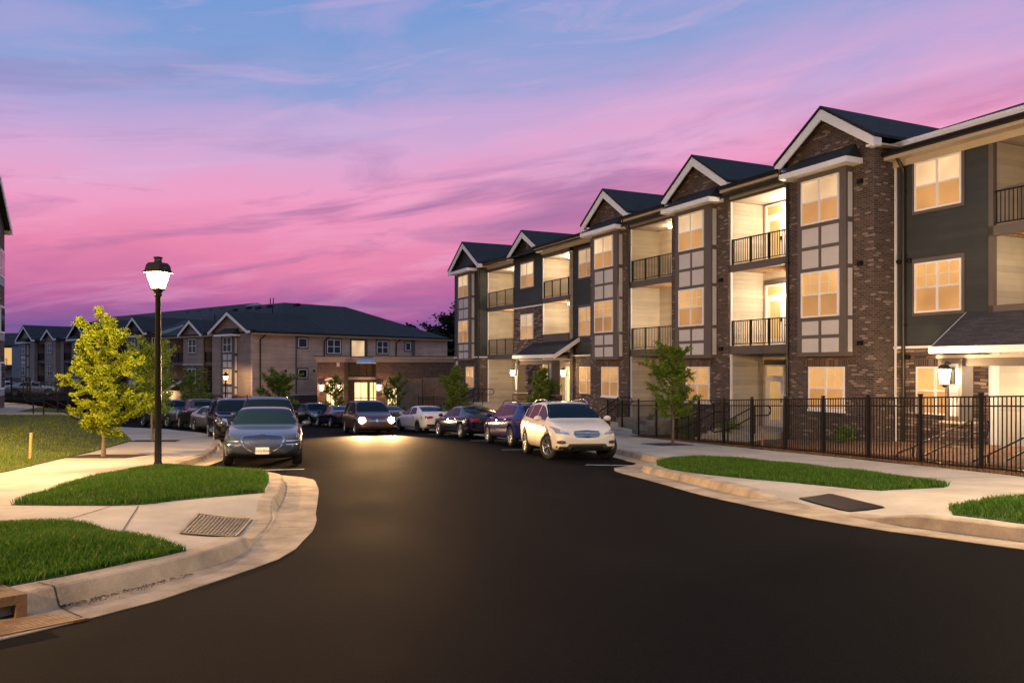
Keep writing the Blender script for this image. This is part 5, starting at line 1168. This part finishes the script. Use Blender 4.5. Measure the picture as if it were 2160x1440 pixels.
        em = MB().prism([(L/2-.10, 0, .80), (L/2-.10, .05, .815), (L/2-.10, .14, .825), (L/2-.10, .05, .80), (L/2-.10, .02, .785), (L/2-.10, -.02, .785), (L/2-.10, -.05, .80), (L/2-.10, -.14, .825), (L/2-.10, -.05, .815)], (.03, 0, 0)); em.build('wing_emblem', M['chrome'], body)
    elif face == 'oval':         # rounded crossover front: arched bar grille, swept lamps, dark lower bumper
        P([(-.36, .80), (0, .825), (.36, .80), (.385, .70), (.31, .625), (0, .60), (-.31, .625), (-.385, .70)], 'F', 'grille_surround', 'chrome', off=.008)
        gr_ = P([(-.335, .785), (0, .805), (.335, .785), (.355, .70), (.29, .64), (0, .62), (-.29, .64), (-.355, .70)], 'F', 'grille', 'blackm', off=.016)
        for pz in (.655, .69, .725, .76): P([(-.33, pz-.007), (.33, pz-.007), (.33, pz+.007), (-.33, pz+.007)], 'F', 'grille_bar', 'rim', par=gr_, off=.024)
        ring_ = MB(); xx = L/2+.055
        ring_.tube([(xx, .085*math.cos(k*math.pi/10+math.pi*1.5+.35)*1, .71+.048*math.sin(k*math.pi/10+math.pi*1.5+.35)) for k in range(18)], .009, 6)
        ring_.tube([(xx, -.035, .668), (xx, 0, .72), (xx, .035, .668)], .008, 6); ring_.build('oval_emblem', M['chrome'], body)
        q = [(.46, .70), (.80, .73), (.93, .80), (.90, .93), (.74, .86)]
        for w_ in (q, mir(q)):
            fr(w_, 'headlight', 'lens', .008); fr([(a*.98+(.0 if a > 0 else 0), b-.0) for a, b in ((w_[0][0]*1.12, .735), (w_[1][0]*.92, .752), (w_[1][0]*.92, .79), (w_[0][0]*1.2, .78))], 'lamp_bulb', 'chrome', .014)
        q = [(.60, .47), (.70, .45), (.80, .47), (.80, .53), (.70, .55), (.60, .53)]
        for w_ in (q, mir(q)): fr(w_, 'fog_light', 'rimd', .010)
        dk = [(-.86, .27), (.86, .27), (.88, .40), (.56, .385), (.50, .46), (-.50, .46), (-.56, .385), (-.88, .40)]
        fr(dk, 'lower_bumper', M.setdefault('cladding', pm('grey_cladding', (.06, .055, .05), .6, .1, 5)), .012); fr([(-.45, .34), (.45, .34), (.42, .41), (-.42, .41)], 'air_intake', 'blackm', .018)
    else:
        gw_ = W*.42; z1 = zf-.02; z0 = z1-.16 if T in ('sedan', 'suv', 'van') else z1-.26
        if face == 'cross':
            fr([(-gw_, z0), (gw_, z0), (gw_*1.05, z1), (-gw_*1.05, z1)], 'grille', 'rimd'); fr([(-gw_, (z0+z1)/2-.012), (gw_, (z0+z1)/2-.012), (gw_, (z0+z1)/2+.012), (-gw_, (z0+z1)/2+.012)], 'cross_bar', 'chrome', .016); fr([(-.02, z0), (.02, z0), (.02, z1), (-.02, z1)], 'cross_post', 'chrome', .018); fr([(-.045, z0+.035), (0, z0+.01), (.045, z0+.035), (.045, z1-.02), (-.045, z1-.02)], 'badge', 'chrome', .022)
        elif face == 'trapeze':
            P([(-gw_*1.1, .42), (gw_*1.1, .42), (gw_*1.3, .55), (gw_*.95, .66), (-gw_*.95, .66), (-gw_*1.3, .55)], 'F', 'grille_surround', 'chrome', off=.007)
            fr([(-gw_*1.03, .445), (gw_*1.03, .445), (gw_*1.22, .55), (gw_*.9, .635), (-gw_*.9, .635), (-gw_*1.22, .55)], 'grille', 'blackm', .013); fr([(-.05, .74), (.05, .74), (.035, .79), (-.035, .79)], 'badge', 'chrome', .01)
        else: fr([(-gw_, z0), (gw_, z0), (gw_*1.05, z1), (-gw_*1.05, z1)], 'grille', 'blackm'); fr([(-gw_, (z0+z1)/2-.012), (gw_, (z0+z1)/2-.012), (gw_, (z0+z1)/2+.012), (-gw_, (z0+z1)/2+.012)], 'grille_bar', 'chrome', .014)
        q = [(W*.52, z0+.03), (W*.92, z0+.07), (W*.90, z1+.06), (W*.56, z1)]
        hl = 'beam' if face == 'cross' else 'lens'
        for w_ in (q, mir(q)): fr(w_, 'headlight', 'lens')
        if face == 'cross':
            for s in (-1, 1):
                zc_ = (z0+z1)/2+.03; MB().lathe([(.001, .07), (.12, .06), (.165, -.04)], (L/2-.02, s*W*.74, zc_), 20, 'x').build('lit_headlamp', M['beam'], body)
        fr([(-W*.6, g+.08), (W*.6, g+.08), (W*.66, g+.2), (-W*.66, g+.2)], 'air_intake', 'blackm')
    zr2 = S['belt'][-2][1]-.05
    if T == 'sedan': q = [(W*.40, zr2-.13), (W*.96, zr2-.20), (W*.96, zr2-.02), (W*.45, zr2-.03)]
    elif T == 'pickup': q = [(W*.80, zr2-.38), (W*.97, zr2-.38), (W*.97, zr2-.06), (W*.80, zr2-.06)]
    elif T in ('van', 'bigsuv'): q = [(W*.72, zr2-.25), (W*.95, zr2-.25), (W*.93, zr2+.12), (W*.72, zr2+.1)]
    else: q = [(W*.35, zr2-.16), (W*.94, zr2-.20), (W*.92, zr2-.04), (W*.40, zr2-.10)]
    for w_ in (q, mir(q)): P(w_, 'B', 'taillight', 'tail')
    P([(-W*.75, g+.12), (W*.75, g+.12), (W*.8, g+.26), (-W*.8, g+.26)], 'B', 'rear_valance', 'blackm'); P([(-.28, zr2-.36), (.28, zr2-.36), (.28, zr2-.16), (-.28, zr2-.16)], 'B', 'plate_recess', 'blackm')
    pb = MB().box(-L/2-.06, -L/2-.045, -.15, .15, zr2-.33, zr2-.18); pb.build('licence_plate', M['plate'], root)
    if plate:
        pz = .405; px_ = L/2+.05; pl = MB().box(px_, px_+.015, -.155, .155, pz-.08, pz+.08).build('licence_plate', M['plate'], root)
        def txt(s, size, z, w=None):
            cu = bpy.data.curves.new('t', 'FONT'); cu.body = s; cu.size = size; cu.align_x = 'CENTER'; cu.align_y = 'CENTER'; cu.extrude = .001
            ob = bpy.data.objects.new('t', cu); COL.objects.link(ob); dg = bpy.context.evaluated_depsgraph_get(); m2 = bpy.data.meshes.new_from_object(ob.evaluated_get(dg)); bpy.data.objects.remove(ob)
            m2.transform(Matrix.Translation((px_+.017, 0, z)) @ Matrix(((0, 0, 1, 0), (1, 0, 0, 0), (0, 1, 0, 0), (0, 0, 0, 1)))); m2.materials.clear(); m2.materials.append(M['ink'])
            o2 = bpy.data.objects.new('plate_lettering', m2); COL.objects.link(o2); o2.parent = pl
        txt(plate, .072, pz-.008)
    return root
def hd_(dx, dy): return math.atan2(dy, dx)
grey = paint('steel_grey_paint', (.045, .06, .09), .4, .2); ivory = paint('ivory_white_paint', (.72, .68, .58), 0, .35)
blue = paint('deep_blue_paint', (.02, .026, .17), .0, .14); navy = paint('navy_black_paint', (.008, .009, .03), .0, .14); wht = paint('pearl_white_paint', (.72, .70, .72), 0, .3)
brown = paint('dark_brown_paint', (.07, .036, .028), .3, .35); blk = paint('black_car_paint', (.006, .006, .008), .2, .2); silv = paint('silver_paint', (.42, .43, .46), .7, .3); dkg = paint('dark_grey_paint', (.05, .052, .06), .5, .3)
car('sedan', 'grey luxury sedan with wide lattice grille facing the camera by the lamp post', -6.62, 21.35, hd_(.27, -.963), grey, face='shield', plate='VWJ-9004')
car('suv', 'ivory white crossover facing the camera, first on the right', 1.55, 23.55, hd_(.2, -.98), ivory, face='oval', rails='silver', steer=.42, spokes=7)
car('suv', 'deep blue small SUV parked right behind the ivory crossover, tail towards the camera', .35, 30.2, hd_(-.32, .945), blue, rails='black', spokes=10)
car('sedan', 'dark navy sedan between the blue SUV and the white sedan', -2.1, 37.5, hd_(-.42, .905), navy, spokes=7)
car('sedan', 'white sedan with red tail lamps, parked beyond the navy sedan', -5.0, 44.9, hd_(-.46, .888), wht, rimm='rimd', spokes=10)
car('sedan', 'grey sedan half hidden between the lit minivan and the white sedan', -8.4, 52.2, hd_(-.48, .877), dkg, spokes=8)
van = car('van', 'dark brown minivan driving towards the camera with bright headlights on', -7.67, 42.2, hd_(.36, -.933), brown, group=None, cat='minivan', name='minivan', face='cross', rimm='rim', spokes=9)
car('bigsuv', 'black SUV with trapezoid grille facing the camera far down the street, left of the minivan', -14.4, 58, hd_(.52, -.854), blk, face='trapeze', scale=.93)
car('sedan', 'dark blue sedan partly hidden behind the left side of the minivan', -12.0, 54.6, hd_(-.5, .866), navy, spokes=8)
car('bigsuv', 'dark blue large SUV with black roof rails directly behind the grey sedan', -8.55, 27.8, hd_(.3, -.954), paint('slate_blue_paint', (.05, .07, .10), .5, .3), rails='black')
car('bigsuv', 'black SUV third in the left row, mirror and side glass visible', -11.7, 33.6, hd_(.42, -.9), blk)
car('bigsuv', 'pale blue van with roof rack fourth in the left row', -13.8, 39.4, hd_(.5, -.866), silv, rails='silver')
car('sedan', 'silver sedan facing the camera between the dark pickup and the black SUV', -16.6, 45.0, hd_(.62, -.78), silv, spokes=8)
car('pickup', 'dark grey pickup truck with red tail lamp at the far left bend', -19.3, 49.6, hd_(-.55, .835), dkg, cat='pickup truck', name='pickup_truck')
car('pickup', 'blue-grey pickup truck facing the camera, leftmost on the street behind the lamp post', -23.6, 54.6, hd_(.75, -.66), paint('blue_grey_paint', (.10, .12, .15), .5, .3), cat='pickup truck', name='pickup_truck')
for i, (x, y, lab) in enumerate(((-50.6, 80, 'white car seen through the far left iron fence, left one'), (-47.4, 79, 'pale blue car seen through the far left iron fence, right one'))):
    r_ = car('sedan', lab, x, y, R(15), (wht, silv)[i], detail=False, spokes=6); r_.location.z = -1.38; r_.rotation_euler = (0, 0, R(15))
# minivan beams
fv = Vector((math.cos(hd_(.36, -.933)), math.sin(hd_(.36, -.933)), 0)); lv = Vector((-fv.y, fv.x, 0))
for s in (-1, 1):
    l = bpy.data.lights.new('headlight_beam', 'SPOT'); l.energy = 6500; l.color = (1, .56, .22); l.spot_size = R(70); l.spot_blend = .8; l.shadow_soft_size = .08
    o = bpy.data.objects.new('headlight_beam', l); COL.objects.link(o); p = Vector((-7.67, 42.2, 0))+fv*2.75+lv*s*.72; o.location = (p.x, p.y, gz(p.y)+.8)
    o.rotation_euler = (fv*1.0+Vector((-.34, 0, -.28))).to_track_quat('-Z', 'Y').to_euler()
# ------------------------------------------------------------------ street lamps
def lampmat(name, col, es, tr=.6):
    m = bpy.data.materials.new(name); m.use_nodes = True; nt = m.node_tree; nt.nodes.remove(nt.nodes['Principled BSDF'])
    e = N(nt, 'ShaderNodeEmission'); e.inputs[0].default_value = (*col, 1); e.inputs[1].default_value = es; t = N(nt, 'ShaderNodeBsdfTransparent'); x = N(nt, 'ShaderNodeMixShader'); x.inputs[0].default_value = tr
    nt.links.new(e.outputs[0], x.inputs[1]); nt.links.new(t.outputs[0], x.inputs[2]); nt.links.new(x.outputs[0], nt.nodes['Material Output'].inputs[0]); return m
M['lampglass'] = lampmat('frosted_lamp_glass', (1, .72, .38), 16, .5)
def street_lamp(x, y, zb, label, power, col=(1, .62, .27), h=4.43, rz=.5, glow='lampglass'):
    root = thing('street_lamp', label, 'street lamp', (x, y, zb), rz, 'lantern-style street lamps'); zt = h-.75
    MB().lathe([(.001, -.3), (.085, -.3), (.085, .05), (.072, .08), (.070, .6), (.054, zt-.12), (.075, zt-.1), (.075, zt-.02), (.055, zt)], (0, 0, 0), 16).build('post', M['black'], root)
    b = MB(); b.lathe([(.05, zt-.05), (.10, zt+.02), (.14, zt+.04), (.14, zt+.065), (.001, zt+.065)], (0, 0, 0), 4, smooth=False)
    for k in range(4):
        a = k*math.pi/2; b.tube([(.135*math.cos(a), .135*math.sin(a), zt+.05), (.245*math.cos(a), .245*math.sin(a), zt+.42)], .011, 6)
    o = b.build('lantern_frame', M['black'], root)
    MB().lathe([(.126, zt+.066), (.232, zt+.41)], (0, 0, 0), 4, smooth=False).build('lamp_glass', M[glow], o)
    MB().lathe([(.31, zt+.40), (.30, zt+.42), (.265, zt+.44), (.235, zt+.56), (.19, zt+.61), (.08, zt+.625), (.075, zt+.64), (.075, zt+.70), (.095, zt+.71), (.09, zt+.735), (.001, zt+.75)], (0, 0, 0), 4, smooth=False).build('lantern_roof', M['black'], o)
    MB().lathe([(.07, zt+.066), (.07, zt+.09), (.001, zt+.095)], (0, 0, 0), 10).build('lamp_socket', M['wood'], o)
    point('lamp_light', (0, 0, zt+.33), power, col, .06, root); return root
street_lamp(-7.51, 16.9, gz(16.9)+.22, 'tall black lantern street lamp glowing on the near left verge', 4600, (1, .64, .28))
street_lamp(-26.6, 74, gz(74)+.1, 'small distant lantern street lamp before the taupe building', 700)
street_lamp(-15.3, 16.8, -.62, 'street lamp standing on the lawn just outside the left picture edge', 14500, (1, .55, .16))
street_lamp(-8.0, -2.6, .25, 'street lamp at the near left corner just outside the picture', 10500, (1, .52, .17))
street_lamp(9.3, 9.6, gz(9.6)+.2, 'street lamp on the right pavement just outside the picture', 5600, (1, .70, .40))
street_lamp(-37.5, 52, -.9, 'street lamp far off beyond the left picture edge at the lawn path', 2500, (1, .55, .2))

# ------------------------------------------------------------------ trees
def tree(name, label, x, y, zb, h, r, prof, nleaf, ls, lm, bark='bark', cb=.2, seed=1, tr=.035, nl=30, up=(.45, 1.0), spread=.10, group=None, cat='tree', lean=0, jit=(.62, 1.18)):
    rn = random.Random(seed); root = thing(name, label, cat, (x, y, zb), 0, group); tb = MB()
    pts = [(lean*k/8+.02*h/4*math.sin(k*1.7+seed), .02*h/4*math.cos(k*1.3+seed), h*.97*k/8-.1*(k == 0)) for k in range(9)]
    tb.tube(pts, [tr*(1.5 if k == 0 else 1)*(1-k/8.6)+.004 for k in range(9)], 8)
    def trunk(z): f = max(0, min(7.99, z/(h*.97)*8)); i = int(f); return Vector(pts[i]).lerp(Vector(pts[i+1]), f-i)
    tips = []
    for i in range(nl):
        u = cb+(.94-cb)*((i+.5)/nl); base = trunk(u*h*.92); a = i*2.399+rn.uniform(-.4, .4); ln = r*interp(prof, u)*rn.uniform(*jit); el = rn.uniform(*up)*(1.0 if u > .35 else .6)
        d = Vector((math.cos(a)*math.cos(el), math.sin(a)*math.cos(el), math.sin(el))); ln2 = ln/max(.35, math.cos(el))
        P = [base+d*ln2*k/4+Vector((0, 0, .10*ln2*(k/4)**2*rn.uniform(-.8, 1)))+Vector((rn.gauss(0, .02), rn.gauss(0, .02), 0))*ln2*k for k in range(5)]
        tb.tube(P, [tr*.38*(1-k/4.4)*(1-.6*u)+.003 for k in range(5)], 5, cap=False); tips.append((P, ln2))
        for j in range(4):
            f = rn.uniform(.3, .9); i2 = int(f*4); s0 = P[i2].lerp(P[i2+1], f*4-i2); d2 = (d+Vector((rn.gauss(0, .6), rn.gauss(0, .6), rn.gauss(.1, .45)))).normalized(); l3 = ln2*rn.uniform(.25, .5)
            Q = [s0+d2*l3*k/2 for k in range(3)]; tb.tube(Q, [tr*.15, tr*.1, .002], 4, cap=False); tips.append((Q, l3))
    tb.build('trunk', M[bark], root)
    W_ = [t[1]+.03 for t in tips]; rng = np.random.default_rng(seed); ch = rng.choice(len(tips), nleaf, p=np.array(W_)/sum(W_)); C = np.zeros((nleaf, 3))
    for k, c in enumerate(ch):
        P, l3 = tips[c]; f = (rn.random()**.75)*(len(P)-1)*.999; i = int(f); q = P[i].lerp(P[i+1], f-i); s = spread*h/4*(.5+.5*rn.random()); C[k] = (q.x+rn.gauss(0, s), q.y+rn.gauss(0, s), q.z+rn.gauss(0, s*.75))
    A1 = rng.normal(size=(nleaf, 3)); A1[:, 2] *= .55; A1 /= np.linalg.norm(A1, axis=1)[:, None]; A2 = np.cross(A1, rng.normal(size=(nleaf, 3))); A2 /= np.linalg.norm(A2, axis=1)[:, None]
    s = (ls*rng.uniform(.6, 1.35, nleaf))[:, None]; V = np.stack([C-A1*s, C+A2*s*.5, C+A1*s, C-A2*s*.5], 1)
    me = bpy.data.meshes.new('crown'); me.vertices.add(nleaf*4); me.vertices.foreach_set('co', V.ravel()); me.loops.add(nleaf*4); me.polygons.add(nleaf)
    me.loops.foreach_set('vertex_index', np.arange(nleaf*4, dtype=np.int32)); me.polygons.foreach_set('loop_start', np.arange(0, nleaf*4, 4, dtype=np.int32)); me.materials.append(M[lm]); me.update(); me.validate()
    o = bpy.data.objects.new('crown', me); COL.objects.link(o); o.parent = root; return root
elm = [(0, .5), (.18, .8), (.33, 1.0), (.5, .72), (.7, .48), (.85, .34), (1, .22)]
oval = [(0, .5), (.3, .95), (.5, 1), (.75, .75), (1, .3)]
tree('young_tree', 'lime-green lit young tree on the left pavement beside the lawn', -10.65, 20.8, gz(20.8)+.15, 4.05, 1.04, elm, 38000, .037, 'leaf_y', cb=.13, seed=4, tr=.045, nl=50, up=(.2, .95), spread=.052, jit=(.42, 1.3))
tree('young_tree', 'slim dim young tree behind the lamp post, second in the left pavement', -13.47, 29.8, gz(29.8)+.15, 4.0, .85, oval, 7000, .05, 'leaf_g', cb=.25, seed=8, nl=26, spread=.09)
tree('young_tree', 'slim dim young tree at the bend of the left pavement', -16.9, 37.5, gz(37.5)+.15, 3.8, .8, oval, 5000, .055, 'leaf_g', cb=.3, seed=9, nl=22)
tree('young_tree', 'small green tree by the porch of the taupe building', -27.3, 68, gz(68)+.1, 4.3, 1.3, oval, 3500, .09, 'leaf_g', cb=.2, seed=11, nl=20)
tree('young_tree', 'round leafy tree before the taupe end wall', -18.7, 64, gz(64)+.1, 4.0, 1.35, oval, 5000, .09, 'leaf_g', cb=.25, seed=12, nl=26, spread=.12)
tree('young_tree', 'small tree before the arched clubhouse window', -14.7, 66, gz(66)+.1, 3.9, .85, oval, 2600, .08, 'leaf_g', cb=.2, seed=13, nl=20)
tree('young_tree', 'small tree before the right clubhouse window and timber fence', -9.1, 62, gz(62)+.1, 3.8, .95, oval, 3000, .08, 'leaf_g', cb=.2, seed=14, nl=20)
tree('young_tree', 'bushy upright tree at the far corner of the brick building', -3.6, 51, gz(51)+.15, 3.9, 1.0, elm, 8000, .06, 'leaf_g', cb=.15, seed=15, nl=30, spread=.10)
tree('young_tree', 'bushy conical tree in front of the lit entrance porch', 1.62, 42.5, gz(42.5)+.15, 3.55, .95, elm, 15000, .046, 'leaf_g', cb=.1, seed=16, nl=34, spread=.09)
tree('young_tree', 'young green tree on the right pavement beside the iron fence', 5.5, 27.2, gz(27.2)+.15, 3.6, .86, oval, 15000, .039, 'leaf_g', cb=.25, seed=17, nl=34, up=(.3, 1.0), spread=.06, tr=.04, jit=(.5, 1.25))
for i, (x, y, h, r) in enumerate(((-11.5, 118, 12.2, 4.2), (-8.5, 125, 15.8, 5.5), (-3, 122, 13, 6), (-17, 124, 11.5, 4.0))):
    tree('dark_tree', ('dark tree on the skyline right of the long roof, second from the left', 'tallest dark tree silhouetted between the two buildings', 'dark tree mostly hidden behind the far corner of the brick building', 'low dark tree just above the end of the long roof')[i], x, y, -5, h, r, oval, 7000, .33, 'leaf_d', 'bark_dark', cb=.2, seed=30+i, tr=.25, nl=26, spread=.14, group='dark trees behind the clubhouse')
def shrub(x, y, z, s, seed, label):
    tree('shrub', label, x, y, z, s, s*.8, [(0, 1), (.6, 1), (1, .5)], 1500, .035, 'leaf_g', cb=.05, seed=seed, tr=.02, nl=14, spread=.5, group='low shrubs behind the iron fence', cat='shrub')
for i, (x, y, s, lab) in enumerate(((5.9, 35.2, .5, 'low dark shrub behind the far end of the iron fence'), (7.0, 32.4, .5, 'low shrub behind the fence beside the young tree'), (8.2, 30.0, .55, 'low shrub before the brick bay by the stoop'), (10.6, 25.4, .4, 'small shrub at the foot of the brown brick pier'), (1.9, 45.5, .8, 'shrub at the lit porch of the brick building'))):
    shrub(x, y, gz(y)+.2, s, 50+i, lab)
sk = MB().prism([(-.022, -.022, -.2), (.022, -.022, -.2), (.022, .022, -.2), (-.022, .022, -.2)], (.035, 0, .80)).prism([(.013, -.022, .60), (.057, -.022, .60), (.057, .022, .60), (.013, .022, .60)], (.003, 0, .03)).build('survey_stake', M['stake'])
sk.location = (-11.75, 19.4, hlawn(-11.75, 19.4)+.0); tag(sk, 'orange-brown wooden stake stuck in the left lawn', 'stake')
sk2 = MB().prism([(-.03, -.03, -.2), (.03, -.03, -.2), (.03, .03, -.2), (-.03, .03, -.2)], (0, 0, .75)).build('survey_stake', M['stake']); sk2.location = (8.05, 25.6, gz(25.6)+.2); tag(sk2, 'short wooden stake just behind the iron fence', 'stake')
